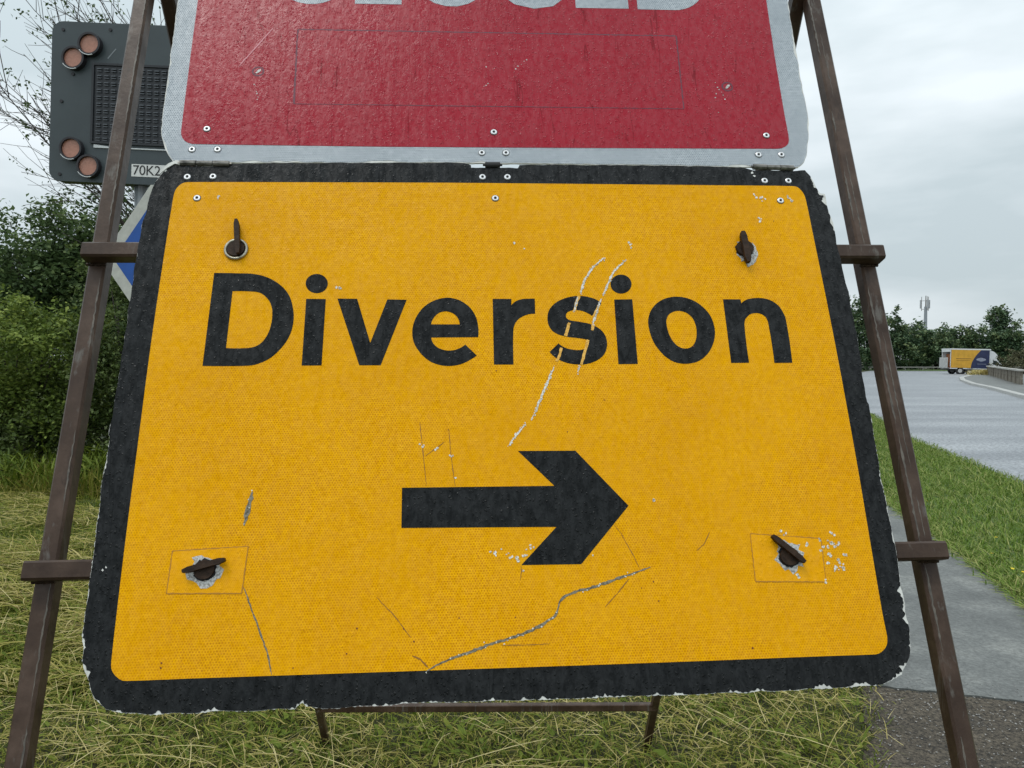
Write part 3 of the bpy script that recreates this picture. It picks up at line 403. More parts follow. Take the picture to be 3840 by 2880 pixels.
# ---------------------------------------------------------------- leaf clouds and trees
def leaf_arrays(C, size, up=.35, seed=0, tint=None):
    R = np.random.default_rng(seed); n = len(C)
    nv = R.normal(size=(n, 3)); nv[:, 2] = np.abs(nv[:, 2])+up*1.5; nv /= np.linalg.norm(nv, axis=1)[:, None]
    t = R.normal(size=(n, 3)); t -= nv*(t*nv).sum(1)[:, None]; t /= np.linalg.norm(t, axis=1)[:, None]
    s = np.cross(nv, t); L_ = (size*R.uniform(.6, 1.35, n))[:, None]
    a = C-t*L_*.5; c = C+t*L_*.5; b1 = C+s*L_*.30+nv*L_*.10; d1 = C-s*L_*.30+nv*L_*.10
    V = np.stack([a, b1, c, d1], 1).reshape(-1, 3); i = np.arange(n)*4
    F = np.concatenate([np.stack([i, i+1, i+2], 1), np.stack([i, i+2, i+3], 1)])
    T = np.repeat(np.clip(R.normal(.45, .2, n) if tint is None else tint, 0, 1), 4)
    return V, F, T
def clump_points(blobs, n, clumps, spread, seed, shell=.55):
    R = np.random.default_rng(seed); P = []; vol = np.array([b_[1][0]*b_[1][1]*b_[1][2] for b_ in blobs])**.67; vol = vol/vol.sum()
    T = []
    for (c, r_), f in zip(blobs, vol):
        k = max(4, int(clumps*f)); d_ = R.normal(size=(k, 3)); d_ /= np.linalg.norm(d_, axis=1)[:, None]
        cc = np.array(c)+d_*np.array(r_)*R.uniform(shell, 1.05, k)[:, None]
        ct = R.normal(.45, .16, k); sp_ = np.full(k, spread)
        q_ = max(3, k//6); e_ = R.normal(size=(q_, 3)); e_[:, 2] = np.abs(e_[:, 2])*1.3; e_ /= np.linalg.norm(e_, axis=1)[:, None]   # shoots that stand out of the crown
        for t_ in (1.08, 1.25, 1.42): cc = np.concatenate([cc, np.array(c)+e_*np.array(r_)*t_+R.normal(size=(q_, 3))*spread*.4]); ct = np.concatenate([ct, R.normal(.55, .15, q_)]); sp_ = np.concatenate([sp_, np.full(q_, spread*(.55 if t_ < 1.3 else .35))])
        k = len(cc); pr = np.concatenate([np.ones(k-3*q_), np.full(q_, .5), np.full(q_, .3), np.full(q_, .15)]); m = int(n*f); j = R.choice(k, m, p=pr/pr.sum())
        p = cc[j]+R.normal(size=(m, 3))*sp_[j][:, None]*np.array([1, 1, .7]); P.append(p); T.append(ct[j]+R.normal(0, .14, m))
    P = np.concatenate(P); T = np.concatenate(T); k = P[:, 2] > .02
    return P[k], T[k]
def crown(name, parent, blobs, n, clumps, spread, size, mat, seed, shell=.55, base=(0, 0, 0), up=.35):
    P, T = clump_points(blobs, n, clumps, spread, seed, shell)
    P = P-np.array(base); V, F, T = leaf_arrays(P, size, up, seed+1, T)
    return npmesh(name, V, F, mat, parent, T)
def tree(name, base, blobs, n, clumps, spread, size, mat, seed, label, cat, group=None, tr=.07, stems=1):
    e = empty(name, base, label, cat, group); R = random.Random(seed); b = B()
    for s_ in range(stems):
        bx, by = R.uniform(-.25, .25)*(stems > 1), R.uniform(-.2, .2)*(stems > 1)
        for (c, r_) in blobs:
            p = Vector((bx, by, -.05)); q = Vector(c)-Vector(base)+Vector((0, 0, r_[2]*.5)); q += Vector((R.gauss(0, .1), R.gauss(0, .1), 0))
            mid = Vector((p.x*.6+q.x*.4+R.gauss(0, .08), p.y*.6+q.y*.4, q.z*.5))
            b.tube(p, mid, tr, tr*.65, 6); b.tube(mid, q, tr*.65, tr*.2, 6)
    b.build('trunk', M['bark'], e, smooth=True)
    crown('crown', e, blobs, n, clumps, spread, size, mat, seed, base=base)
    return e
def X(px, Y): return (px-1920)/2816*Y
# left hedge, nearer bushes
GB = 'bushes of the roadside hedge on the left'
tree('bush', (-6.15, 9.5, 0), [((-6.3, 9.5, 1.45), (.65, .7, .65)), ((-6.8, 9.7, .9), (.8, .7, .75)), ((-5.65, 9.4, 1.35), (.5, .6, .75)), ((-5.9, 9.7, .6), (.7, .6, .5))], 24000, 95, .17, .058, M['leaf_light'], 11, 'bright yellow green bush at the left picture edge in front of the dark trees', 'bush', GB, .025, 3)
tree('bush', (-5.0, 9.6, 0), [((-5.05, 9.6, 1.9), (.5, .55, .9)), ((-4.95, 9.5, .95), (.6, .6, .9)), ((-5.5, 9.5, .55), (.6, .5, .5))], 17000, 110, .12, .052, M['leaf_mid'], 12, 'tall hawthorn bush with pale leaves between the left frame leg and the yellow sign', 'bush', GB, .025, 3)
tree('bush', (-7.2, 9.2, 0), [((-7.2, 9.2, .7), (.7, .6, .8)), ((-6.4, 9.0, .35), (.7, .4, .42))], 11000, 60, .11, .05, M['leaf_mid'], 13, 'low dull green bush at the foot of the bright bush on the left', 'bush', GB, .025, 3)
tree('bush', (-3.7, 10, 0), [((-3.7, 10, 1.3), (.9, .7, 1.3)), ((-2.6, 10.4, 1.0), (.9, .7, 1.0))], 9000, 120, .13, .07, M['leaf_mid'], 14, 'rounded hedge bush standing behind the yellow sign panel', 'bush', GB, .025, 3)
tree('bush', (-1.0, 11.4, 0), [((-1.0, 11.4, 1.1), (1.1, .8, 1.1)), ((.2, 12, .9), (.9, .8, .9))], 7000, 100, .14, .08, M['leaf_light'], 15, 'low leafy bush at the end of the hedge behind the sign', 'bush', GB, .025, 3)
GD = 'dark trees rising above the left hedge'
tree('hedge_tree', (-8.4, 13, 0), [((-8.5, 13, 2.7), (1.1, .9, 1.15)), ((-8.9, 12.6, 1.6), (1.2, .9, 1.3)), ((-7.7, 12.8, 2.3), (.9, .8, 1.0))], 36000, 210, .19, .085, M['leaf_dark'], 21, 'dark broadleaf tree at the left picture edge behind the bright green bush', 'tree', GD, .07, 2)
tree('hedge_tree', (-7.2, 13.2, 0), [((-7.15, 13.2, 2.75), (.85, .8, 1.2)), ((-6.7, 13, 1.7), (.9, .8, 1.3))], 30000, 190, .19, .085, M['leaf_dark'], 22, 'dark leafy tree below the dark sign housing, just left of the frame leg', 'tree', GD, .07, 2)
tree('hedge_tree', (-5.6, 13, 0), [((-5.6, 13, 2.3), (1.0, .8, 1.35)), ((-4.6, 13.4, 1.9), (1.0, .8, 1.3))], 22000, 160, .19, .09, M['leaf_dark'], 23, 'dark tree behind the left leg of the sign frame', 'tree', GD, .07, 2)
tree('hedge_tree', (-2.9, 14.5, 0), [((-3.0, 14.5, 2.2), (1.4, 1, 1.6)), ((-1.3, 15, 1.8), (1.3, 1, 1.5))], 9000, 110, .2, .13, M['leaf_dark'], 24, 'broad dark tree hidden for the most part behind the yellow sign', 'tree', GD, .07, 2)

# bare twiggy tree behind the dark sign housing
tw = empty('twiggy_tree', (-4.35, 10.4, 0), 'sparse twiggy tree with thin bare branches spreading behind the dark sign housing', 'tree')
R = random.Random(31); bt = B(); br = B(); LC = []
def limb(b, p, d_, L_, r0, r1, n, wob, sides):
    pts = [Vector(p)]; d_ = Vector(d_).normalized(); dirs = [d_.copy()]
    for k in range(n):
        d_ = (d_+Vector((R.gauss(0, wob), R.gauss(0, wob), R.gauss(0, wob)+.02))).normalized(); pts.append(pts[-1]+d_*(L_/n)); dirs.append(d_.copy())
    for k in range(n):
        b.tube(pts[k], pts[k+1], r0+(r1-r0)*k/n, r0+(r1-r0)*(k+1)/n, sides, False)
    return pts, dirs
tp, td = limb(bt, (0, 0, -.1), (-.08, 0, 1), 4.4, .075, .035, 7, .05, 8)
def side(d_, ang):
    ax = Vector((R.gauss(0, 1), R.gauss(0, .7), R.gauss(0, 1))).cross(d_).normalized(); return Matrix.Rotation(ang, 3, ax) @ d_
main = []
for k in range(27):
    t = R.uniform(.50, 1.0); i = min(6, int(t*7)); p = tp[i].lerp(tp[i+1], t*7-i)
    el = rad(R.uniform(34, 82)); a = rad(R.choice([180, 180, 180, 0])+R.uniform(-65, 65)); dd = Vector((math.cos(a)*math.cos(el), math.sin(a)*math.cos(el)*.6, math.sin(el)))
    main.append(limb(br, p, dd, R.uniform(1.9, 3.6), .017, .006, 7, .05, 5))
for pts, dirs in main:
    for k in range(9):
        i = R.randint(1, 6); q, qd = limb(br, pts[i].lerp(pts[i+1], R.random()), side(dirs[i], rad(R.uniform(18, 42))), R.uniform(.6, 1.5), .0075, .004, 5, .07, 3)
        for j in range(6):
            h = R.randint(0, 4); u, ud = limb(br, q[h].lerp(q[h+1], R.random()), side(qd[h], rad(R.uniform(20, 50))), R.uniform(.2, .6), .0042, .0026, 3, .09, 3)
            if R.random() < .7:
                c = u[R.randint(1, 3)]; LC += [tuple(c+Vector((R.gauss(0, .03), R.gauss(0, .03), R.gauss(0, .03)))) for _ in range(R.randint(1, 9))]
bt.build('trunk', M['bark'], tw, smooth=True); br.build('branches', M['bark'], tw)
# leaves thicken low down
for k in range(5200):
    pts, dirs = R.choice(main); i = R.randint(0, 3); c = pts[i].lerp(pts[i+1], R.random())
    if c.z < 3.5: LC.append(tuple(c+Vector((R.gauss(0, .16), R.gauss(0, .16), R.gauss(0, .12)))))
V, F, T = leaf_arrays(np.array(LC), .05, .2, 33); npmesh('leaves', V, F, M['leaf_dark'], tw, T)

# far trees beyond the road
GF = 'trees beyond the far side of the road'
far = [ # centre x, y, radius x, top height, label
 (40, 118, 4.5, 9.0, 'round dark green tree behind the right edge of the yellow sign panel'),
 (46.5, 104, 3.4, 10.6, 'tall tree seen between the sign panel and the right leg of the frame'),
 (50.2, 106, 2.6, 10.3, 'tall tree just left of the right frame leg beyond the road'),
 (54.0, 108, 3.2, 8.6, 'leafy tree just right of the right frame leg, sloping down to the right'),
 (58.6, 110, 3.0, 7.3, 'low dense tree between the frame leg and the phone mast'),
 (63.2, 112, 3.0, 6.6, 'dark tree directly below the phone mast'),
 (66.5, 114, 2.8, 6.5, 'tree right of the phone mast above the rear of the box van'),
 (70.0, 113, 3.0, 6.7, 'pointed dark tree above the yellow side of the box van'),
 (74.0, 112, 2.8, 7.2, 'bushy tree above the cab of the box van'),
 (73.9, 114, 2.0, 9.6, 'taller airy tree standing out above the hedge line right of the box van'),
 (80.0, 113, 2.8, 7.2, 'dense tree near the right picture edge above the wall'),
 (80.6, 110, 2.2, 8.8, 'dark tree cut by the right picture edge, taller than its neighbours'),
 (87.0, 114, 4.2, 9.2, 'broad tree at the right end of the far tree line'),
 (30, 122, 5, 8.5, 'broad far tree hidden behind the middle of the sign'), (19, 124, 5, 8.0, 'low far tree hidden behind the centre of the sign'), (7, 124, 5, 8.6, 'far tree hidden behind the left half of the sign')]
for k, (x, y, rx, h, lb) in enumerate(far):
    R = random.Random(100+k); bl = [((x, y, h*.62), (rx*.8, rx*.7, h*.33)), ((x-rx*.4, y-.5, h*.34), (rx*.8, rx*.7, h*.33)), ((x+rx*.45, y-.3, h*.40), (rx*.75, rx*.7, h*.34))]
    if k == 9: bl = [((x, y, h*.80), (1.3, 1.2, h*.17)), ((x, y, h*.4), (rx, rx*.8, h*.33))]
    tree('roadside_tree', (x, y, 0), bl, 5200, 75, .42, .42, M['leaf_far'], 200+k, lb, 'tree', GF, .16, 1)
tree('bramble_bush', (49.8, 73.5, 0), [((50.3, 74, .9), (2.1, 1.4, 1.15)), ((53, 76, 1.4), (2.4, 1.6, 1.5))], 6500, 90, .26, .20, M['leaf_brown'], 301, 'brownish scrub growing behind the pale topped wall at the right picture edge', 'bush')
tree('low_bush', (47, 112, 0), [((47, 112, 1.6), (6, 1.6, 1.8)), ((57, 113, 1.6), (6, 1.6, 1.8)), ((66, 114, 1.6), (6, 1.6, 1.8)), ((76, 113, 1.6), (6, 1.6, 1.9)), ((86, 112, 1.6), (6, 1.6, 1.9)), ((34, 118, 2.0), (8, 1.8, 2.2)), ((20, 122, 2.0), (8, 1.8, 2.2)), ((5, 124, 2.2), (9, 1.8, 2.4)), ((-12, 124, 2.2), (9, 1.8, 2.4)), ((-30, 122, 2.4), (10, 1.8, 2.6))], 27000, 440, .5, .42, M['leaf_far'], 302, 'continuous dark undergrowth along the foot of the far trees', 'bush')

# phone mast
ms = empty('phone_mast', (98.9, 180, 0), 'grey phone mast with antennas rising above the far trees', 'mast')
b = B(); b.tube((0, 0, 0), (0, 0, 14.2), .50, .34, 12); b.build('pole', plain('mast_grey', (.30, .33, .36), .5), ms)
b = B()
for k in range(3):
    a = 2*math.pi*k/3+.4; b.tube((0, 0, 13.6), (math.cos(a)*.9, math.sin(a)*.9, 13.6), .06, .06, 5); b.tube((0, 0, 15.6), (math.cos(a)*.9, math.sin(a)*.9, 15.6), .06, .06, 5); b.tube((math.cos(a)*.9, math.sin(a)*.9, 13.2), (math.cos(a)*.9, math.sin(a)*.9, 16.6), .07, .07, 5)
b.tube((0, 0, 14.2), (0, 0, 16.8), .16, .1, 6); b.build('headframe', M['kerbd'], ms)
an = B(); an.box((-.2, -.12, -1.0), (.2, .12, 1.0)); a0 = None
for k in range(3):
    a = 2*math.pi*k/3+.4
    if a0 is None: a0 = an.build('antenna', plain('antenna_grey', (.42, .44, .46), .5), ms); o = a0
    else: o = a0.copy(); col.objects.link(o)
    o.location = (math.cos(a)*1.12, math.sin(a)*1.12, 14.8); o.rotation_euler = (0, 0, a+math.pi/2)

# ---------------------------------------------------------------- box van
tk = empty('box_van', (44.9, 77.0, 0), 'box van with yellow and dark blue side and open back beyond the kerb', 'van'); tk.rotation_euler = (0, rad(1.3), rad(-9)); tk.scale = (.635, 1, 1)
Wt = 2.2
M['vwhite'] = plain('van_white', (.72, .74, .74), .35, var=.06, scale=2); M['vyel'] = plain('curtain_yellow', (.62, .33, .03), .5, var=.16, scale=1.6, bmp=.02)
M['vblue'] = plain('curtain_blue', (.022, .03, .085), .45, var=.3, scale=2); M['tyre'] = plain('tyre_rubber', (.018, .018, .018), .8); M['glass'] = plain('dark_glass', (.03, .04, .035), .08, spec=.8)
M['vgrey'] = plain('lift_grey', (.45, .45, .44), .5, var=.1, scale=3); M['chassis'] = plain('chassis_black', (.025, .025, .025), .7); M['logo'] = plain('faded_logo', (.28, .30, .38), .5, var=.3, scale=3); M['cargo'] = plain('orange_cargo', (.30, .11, .04), .7, var=.3, scale=2)
sd = lambda x, z, y: (x, -y, z)           # outline in x,z; y = depth out of the near side
b = B(); b.box((0, 0, .56), (5.86, Wt, .66)); b.box((0, .0, .66), (.06, .10, 2.52)); b.box((0, Wt-.10, .66), (.06, Wt, 2.52)); b.box((5.78, 0, .66), (5.86, Wt, 2.52)); b.box((.06, Wt-.05, .66), (5.78, Wt, 2.52)); b.build('body', M['vwhite'], tk)
b = B(); b.box((-.06, -.03, 2.52), (5.95, Wt+.03, 2.64)); b.box((-.05, .0, 2.30), (.02, Wt, 2.515)); b.build('roof', M['vwhite'], tk)
arc = [(3.06+1.42*(t**1.9), .68+1.83*t) for t in [i/10 for i in range(11)]]
b = B(); b.prism([[(.10, .68), *arc, (.10, 2.51)]], .0, .03, sd); b.build('side_curtain', M['vyel'], tk)['label'] = 'yellow rear part of the van side'
b = B(); b.prism([[*reversed(arc), (5.76, .68), (5.76, 2.51)][::1]], .0, .032, sd); b.build('side_curtain', M['vblue'], tk)['label'] = 'dark blue front part of the van side'
b = B(); b.prism([[(4.55+.62*math.cos(a)+.12*math.cos(3*a), 1.55+.20*math.sin(a)) for a in [2*math.pi*i/20 for i in range(20)]]], .033, .037, sd); b.build('emblem', M['logo'], tk)
b = B(); b.box((.8, -.036, 1.58), (3.1, -.031, 1.64)); b.box((.9, -.036, 1.42), (2.9, -.031, 1.45)); b.build('faded_stripe', plain('stripe_brown', (.22, .11, .02), .6, var=.3, scale=3), tk)
b = B(); b.box((4.0, -.040, 1.08), (5.3, -.034, 1.12)); b.build('faded_stripe', M['logo'], tk)
b = B(); b.box((.5, .3, .7), (1.6, 1.9, 2.1)); b.build('cargo', M['cargo'], tk)
b = B(); b.box((-.42, .15, .62), (-.30, Wt-.1, 1.72)); b.box((-.46, .35, .72), (-.42, Wt-.3, 1.60)); b.build('tail_lift', M['vgrey'], tk)
b = B(); b.box((-.40, .3, .42), (.1, Wt-.3, .55)); b.box((.1, .35, .40), (6.2, .55, .555)); b.box((.1, Wt-.55, .40), (6.2, Wt-.35, .555)); b.box((2.3, -.02, .36), (4.6, .05, .552)); b.build('chassis', M['chassis'], tk)
prof = [(5.88, .40), (8.10, .36), (8.2, .45), (8.2, .80), (8.08, .95), (7.54, 1.16), (7.0, 1.56), (6.92, 1.66), (7.1, 1.79), (7.05, 1.95), (6.88, 2.14), (6.55, 2.34), (6.15, 2.46), (5.97, 2.48), (5.88, 2.48)]
b = B(); b.prism([prof], -Wt+.12, -.08, sd); b.build('cab', M['vwhite'], tk)
b = B(); b.prism([[(6.42, 1.06), (7.35, 1.12), (6.95, 1.44), (6.42, 1.50)]], -.10, -.07, sd); b.build('side_window', M['glass'], tk)
b = B(); b.add([(7.02, .2, 1.56), (7.02, Wt-.2, 1.56), (7.57, Wt-.2, 1.165), (7.57, .2, 1.165)], [(0, 3, 2, 1)]); b.build('windscreen', M['glass'], tk)
b = B(); b.box((7.25, -.20, 1.02), (7.40, -.06, 1.24)); b.build('wing_mirror', M['vwhite'], tk)
b = B(); b.box((-.02, .02, .56), (-.005, .12, .86)); b.build('tail_light', plain('tail_light_red', (.30, .02, .015), .3), tk)
b = B(); b.box((5.90, -.005+.08-.02, .62), (8.0, .075, .66)); b.box((6.38, .055, .62), (6.40, .075, 1.62)); b.build('trim', M['chassis'], tk)
w0 = None
for (x, y) in ((1.5, .0), (3.0, .0), (6.9, .10), (1.5, Wt-.3), (3.0, Wt-.3), (6.9, Wt-.34)):
    if w0 is None:
        b = B(); b.tube((0, 0, 0), (0, .24, 0), .40, .40, 20); w0 = b.build('wheel', M['tyre'], tk); o = w0
        b = B(); b.tube((0, -.01, 0), (0, .02, 0), .22, .22, 14); h0 = b.build('rim', M['vgrey'], w0)
    else:
        o = w0.copy(); col.objects.link(o); hh = h0.copy(); col.objects.link(hh); hh.parent = o
    o.location = (x, y, .37); o.scale = (1/.635*.92, 1, .92)

# ---------------------------------------------------------------- grass
def strands(n, pos, L0, L1, a0, a1, z0, z1, wd, t0, t1, seed, droop=.5, curl=.16):
    R_ = np.random.default_rng(seed); x, y = pos(R_, n); n = len(x)
    ph = R_.uniform(0, 2*np.pi, n); al = np.radians(R_.uniform(a0, a1, n)); L_ = R_.uniform(L0, L1, n); zb = R_.uniform(z0, z1, n)
    dx, dy = np.cos(ph), np.sin(ph); bend = R_.normal(0, curl, n); ww = wd*R_.uniform(.6, 1.3, n)
    V = []
    for k, t in enumerate((0, .36, .7, 1)):
        h = L_*t*np.cos(al); s_ = bend*h*t
        px = x+dx*h-dy*s_; py = y+dy*h+dx*s_; pz = zb+L_*t*np.sin(al)-droop*L_*t*t*np.sin(al)*.8; pz = np.maximum(pz, .004)
        w_ = ww*(1, .95, .7, .15)[k]*.5; roll = R_.uniform(-.5, .5, n)*.0
        V.append(np.stack([px-dy*w_, py+dx*w_, pz], 1)); V.append(np.stack([px+dy*w_, py-dx*w_, pz+w_*.7], 1))
    V = np.stack(V, 1).reshape(-1, 3); i = np.arange(n)*8
    F = np.concatenate([np.stack([i+2*k, i+2*k+1, i+2*k+3, i+2*k+2], 1) for k in range(3)])
    return V, F, np.repeat(np.clip(R_.uniform(t0, t1, n), 0, 1), 8)
yL = np.array([p[1] for p in pathL]); xL = np.array([p[0] for p in pathL]); xR = np.interp; yR = np.array([p[1] for p in pathR]); xRr = np.array([p[0] for p in pathR])
yD = np.array([p[1] for p in roadL]); xD = np.array([p[0] for p in roadL])
def pos_near(R_, n):
    y = 1.2+3.4*R_.random(n)**1.1; xl = -.78*y-.7; xr = np.interp(y, yL, xL)+R_.normal(.01, .05, n); x = xl+(xr-xl)*R_.random(n); return x, y
def pos_left(R_, n):
    y = 3.2+5.9*R_.random(n)**1.3; x = -.76*y-.3+(.62*y)*R_.random(n)**1.2; return x, y
def pos_mid(R_, n):
    y = 3.6+9*R_.random(n)**1.4; x = R_.uniform(-3, np.interp(y, yL, xL)); return x, y
def clumpy(pos, sc_, thr):
    def f(R_, n):
        x, y = pos(R_, int(n*1.6)); v = np.array([noise.noise(Vector((a*sc_, b_*sc_, 3.1))) for a, b_ in zip(x[:], y[:])]); k = v+R_.normal(0, .15, len(v)) > thr
        return x[k][:n], y[k][:n]
    return f
parts = [strands(50000, pos_near, .03, .09, 20, 80, 0, .02, .0036, .08, .60, 51, .6), strands(44000, pos_near, .02, .10, 0, 40, .01, .07, .0030, .30, .82, 52, .9),
         strands(9000, clumpy(pos_near, 2.2, .03), .05, .17, 0, 40, .04, .10, .0026, .6, .97, 53, .7, .1), strands(700, pos_near, .18, .46, 2, 32, .05, .11, .0026, .8, 1.0, 54, .6, .06),
         strands(12000, clumpy(pos_near, 1.9, .04), .05, .13, 25, 80, 0, .04, .0080, .10, .40, 55, .7), strands(5000, clumpy(pos_near, 3.1, .1), .03, .07, 5, 60, .03, .07, .014, .18, .42, 56, .5)]
V = np.concatenate([p[0] for p in parts]); o_ = np.cumsum([0]+[len(p[0]) for p in parts[:-1]]); F = np.concatenate([p[1]+o for p, o in zip(parts, o_)]); T = np.concatenate([p[2] for p in parts])
tag(npmesh('mown_grass', V, F, M['grass'], None, T), 'rough mown grass strewn with pale dry clippings under and beside the sign', 'grass', kind='stuff')
def pos_tall(R_, n):
    y = R_.uniform(7.7, 9.3, n); return -.72*y+R_.random(n)*(.55*y), y
parts = [strands(44000, pos_left, .05, .14, 30, 85, 0, .02, .0065, .05, .55, 61), strands(24000, clumpy(pos_left, 1.3, -.05), .08, .26, -3, 35, .02, .10, .0050, .35, .92, 62, .8),
         strands(5000, clumpy(pos_tall, 1.1, .05), .12, .50, 55, 88, 0, .02, .010, .20, .75, 65, .4), strands(6000, clumpy(pos_tall, 1.6, .05), .10, .30, 20, 75, .05, .35, .018, .0, .40, 66, .4),
         strands(24000, pos_mid, .05, .15, 30, 85, 0, .02, .011, .05, .6, 63), strands(6000, pos_mid, .12, .34, -3, 30, .02, .09, .008, .35, .9, 64, .9)]
V = np.concatenate([p[0] for p in parts]); o_ = np.cumsum([0]+[len(p[0]) for p in parts[:-1]]); F = np.concatenate([p[1]+o for p, o in zip(parts, o_)]); T = np.concatenate([p[2] for p in parts])
tag(npmesh('meadow_grass', V, F, M['grass'], None, T), 'cut grass in front of the hedge on the left of the sign', 'grass', kind='stuff')
def pos_verge(R_, n):
    y = 2.5+17.5*R_.random(n)**1.55; a = np.interp(y, yR, xRr)+R_.normal(-.01, .05, n); b_ = np.interp(y, yD, xD)+R_.normal(.02, .06, n); return a+(b_-a)*R_.random(n), y
def pos_vedge(R_, n):
    y = 2.5+12*R_.random(n)**1.3; a = np.interp(y, yR, xRr)+np.abs(R_.normal(0, .09, n))-.05; return a, y
parts = [strands(60000, pos_verge, .04, .10, 35, 85, 0, .012, .0075, 0, .8, 71), strands(9000, pos_verge, .08, .16, 20, 70, 0, .02, .006, .5, 1.0, 72), strands(6000, pos_vedge, .06, .16, 5, 60, 0, .02, .006, .2, 1.0, 73)]
V = np.concatenate([p[0] for p in parts]); o_ = np.cumsum([0]+[len(p[0]) for p in parts[:-1]]); F = np.concatenate([p[1]+o for p, o in zip(parts, o_)]); T = np.concatenate([p[2] for p in parts])
tag(npmesh('verge_grass', V, F, M['verge'], None, T), 'short bright green grass of the verge between footpath and road', 'grass', kind='stuff')
# dry grass at the end of the wall
def pos_tuft(R_, n):
    t = R_.random(n); return 42.0+4.0*t+R_.normal(0, .35, n), 67.6+2.6*t+R_.normal(0, .35, n)
V, F, T = strands(5200, pos_tuft, .35, .95, 35, 85, .05, .1, .05, .70, 1.0, 81)
tag(npmesh('dry_grass', V, F, M['grass'], None, T), 'tall straw coloured grass at the end of the wall beside the kerb corner', 'grass', kind='stuff')
# stones on the coarse tarmac
R_ = np.random.default_rng(91); n = 2600; y = R_.uniform(1.9, 3.35, n); x = np.interp(y, yL, xL)+R_.random(n)*1.35; P = np.stack([x, y, np.full(n, .012)], 1)
V, F, T = leaf_arrays(P[:2200], .009, 2.0, 92); npmesh('loose_grit', V, F, M['kerbd'], None, T, 'stuff')
tag(bpy.data.objects['loose_grit'], 'pale grit scattered on the dark coarse tarmac', 'grit')
# yellow flowers in the verge
fm = plain('flower_yellow', (.85, .62, .01), .5); fs = plain('flower_stem', (.08, .16, .03), .6); fl0 = None
FLW = [(3.68, 5.67), (3.33, 5.17), (3.26, 4.85), (3.27, 4.76), (3.22, 4.66), (3.20, 4.57), (3.31, 4.72), (3.95, 7.1), (3.17, 4.50)]
FLL = ['yellow flower highest in the verge, apart from the cluster', 'yellow flower close to the path edge, left of the cluster', 'topmost yellow flower of the cluster by the right picture edge', 'yellow flower just right of the topmost one in the verge cluster', 'yellow flower in the middle of the verge cluster', 'yellow flower low in the verge cluster beside the footpath', 'rightmost yellow flower of the cluster at the picture edge', 'far yellow flower in the grass just right of the frame leg', 'lowest yellow flower at the very edge of the footpath']
for k, (x, y) in enumerate(FLW):
    z = rnd.uniform(.09, .12)
    if fl0 is None:
        b = B(); b.tube((0, 0, -.08), (0, 0, 0), .0015, .0012, 4); 
        e = empty('flower', (x, y, z), '', 'flower'); st = b.build('stem', fs, e); b = B()
        for q in range(6):
            a = q*math.pi/3; b.add([(0, 0, 0), (.008*math.cos(a-.4), .008*math.sin(a-.4), .003), (.015*math.cos(a), .015*math.sin(a), .004), (.008*math.cos(a+.4), .008*math.sin(a+.4), .003)], [(0, 1, 2, 3)])
        pe = b.build('petals', fm, e); fl0 = e; fk = [st, pe]
    else:
        e = fl0.copy(); col.objects.link(e); e.location = (x, y, z); e.rotation_euler = (rnd.uniform(-.5, .2), rnd.uniform(-.3, .3), rnd.uniform(0, 6))
        for c in fk: c2 = c.copy(); col.objects.link(c2); c2.parent = e
    tag(e, FLL[k], 'flower', 'yellow flowers in the verge')

# ---------------------------------------------------------------- sign frame (folding A-frame of square tube)
AX = Vector((.99773432, .06670055, .00878966)).normalized(); BY = Vector((-.03193592, .35456613, .9344854)); NZ = Vector((.05921418, -.93264886, .35589294)).normalized()
BY = NZ.cross(AX).normalized(); O = Vector((-.01041791, 1.04440644, 1.39500476))
ROT = Matrix((AX, BY, NZ)).transposed()
def P(x, y, n=0): return O+AX*x+BY*y+NZ*n
FB = Vector((-.03, 1.4, 0))
fe = empty('sign_frame', FB, 'folding A-frame of brown weathered square steel tube carrying both sign plates', 'sign frame')
def fbeam(name, p0, p1, up, w_=.025, h_=.025):
    b = B(); beam(b, Vector(p0)-FB, Vector(p1)-FB, w_, h_, up); return b.build(name, M['steel'], fe)
fbeam('leg', P(-.5945, -1.51, -.0415), P(-.5945, 1.14, -.0415), NZ); fbeam('leg', P(.5765, -1.51, -.0415), P(.5875, 1.14, -.0415), NZ)
RF = [Vector((-.69, 2.78, -.03)), Vector((.50, 2.78, -.03))]; RH = [P(-.567, .79, -.046), P(.567, .79, -.046)]
for a, c in zip(RF, RH): fbeam('rear_leg', a, c, NZ)
def onleg(i, z): a, c = RF[i], RH[i]; return a+(c-a)*((z-a.z)/(c.z-a.z))
fbeam('rear_cross_bar', onleg(0, .225)+Vector((-.005, 0, 0)), onleg(1, .225)+Vector((.005, 0, 0)), (0, 0, 1))
fbeam('rear_cross_bar', onleg(0, 1.2), onleg(1, 1.2), (0, 0, 1))
fbeam('rail', P(-.6064, .2385, -.0155), P(.5978, .2360, -.0155), NZ, .0238, .025)
fbeam('rail', P(-.6102, -.2155, -.0155), P(.5952, -.2202, -.0155), NZ, .0245, .025)
fbeam('rail', P(-.6064, .95, -.0155), P(.5978, .95, -.0155), NZ, .0238, .025)
def streak(x, n, seed, y0, y1, w_):
    R2 = random.Random(seed); b = B(); y = y0
    while y < y1:
        L2 = R2.uniform(.04, .22); m_ = int(L2/.006)+2; V = []
        for i in range(m_):
            t = i/(m_-1); q = w_*min(1, 4*min(t, 1-t)+.15)*R2.uniform(.4, 1.2); yy = y+L2*t; xo = x+R2.gauss(0, .0004); V += [P(xo-q, yy, n)-FB, P(xo+q, yy, n)-FB]
        b.add(V, [(2*i, 2*i+1, 2*i+3, 2*i+2) for i in range(m_-1)]); y += L2+R2.uniform(.0, .12)
    b.build('worn_streak', M['worn'], fe, 'stuff')
M['worn'] = plain('worn_paint', (.10, .085, .068), .5, var=.5, scale=90)
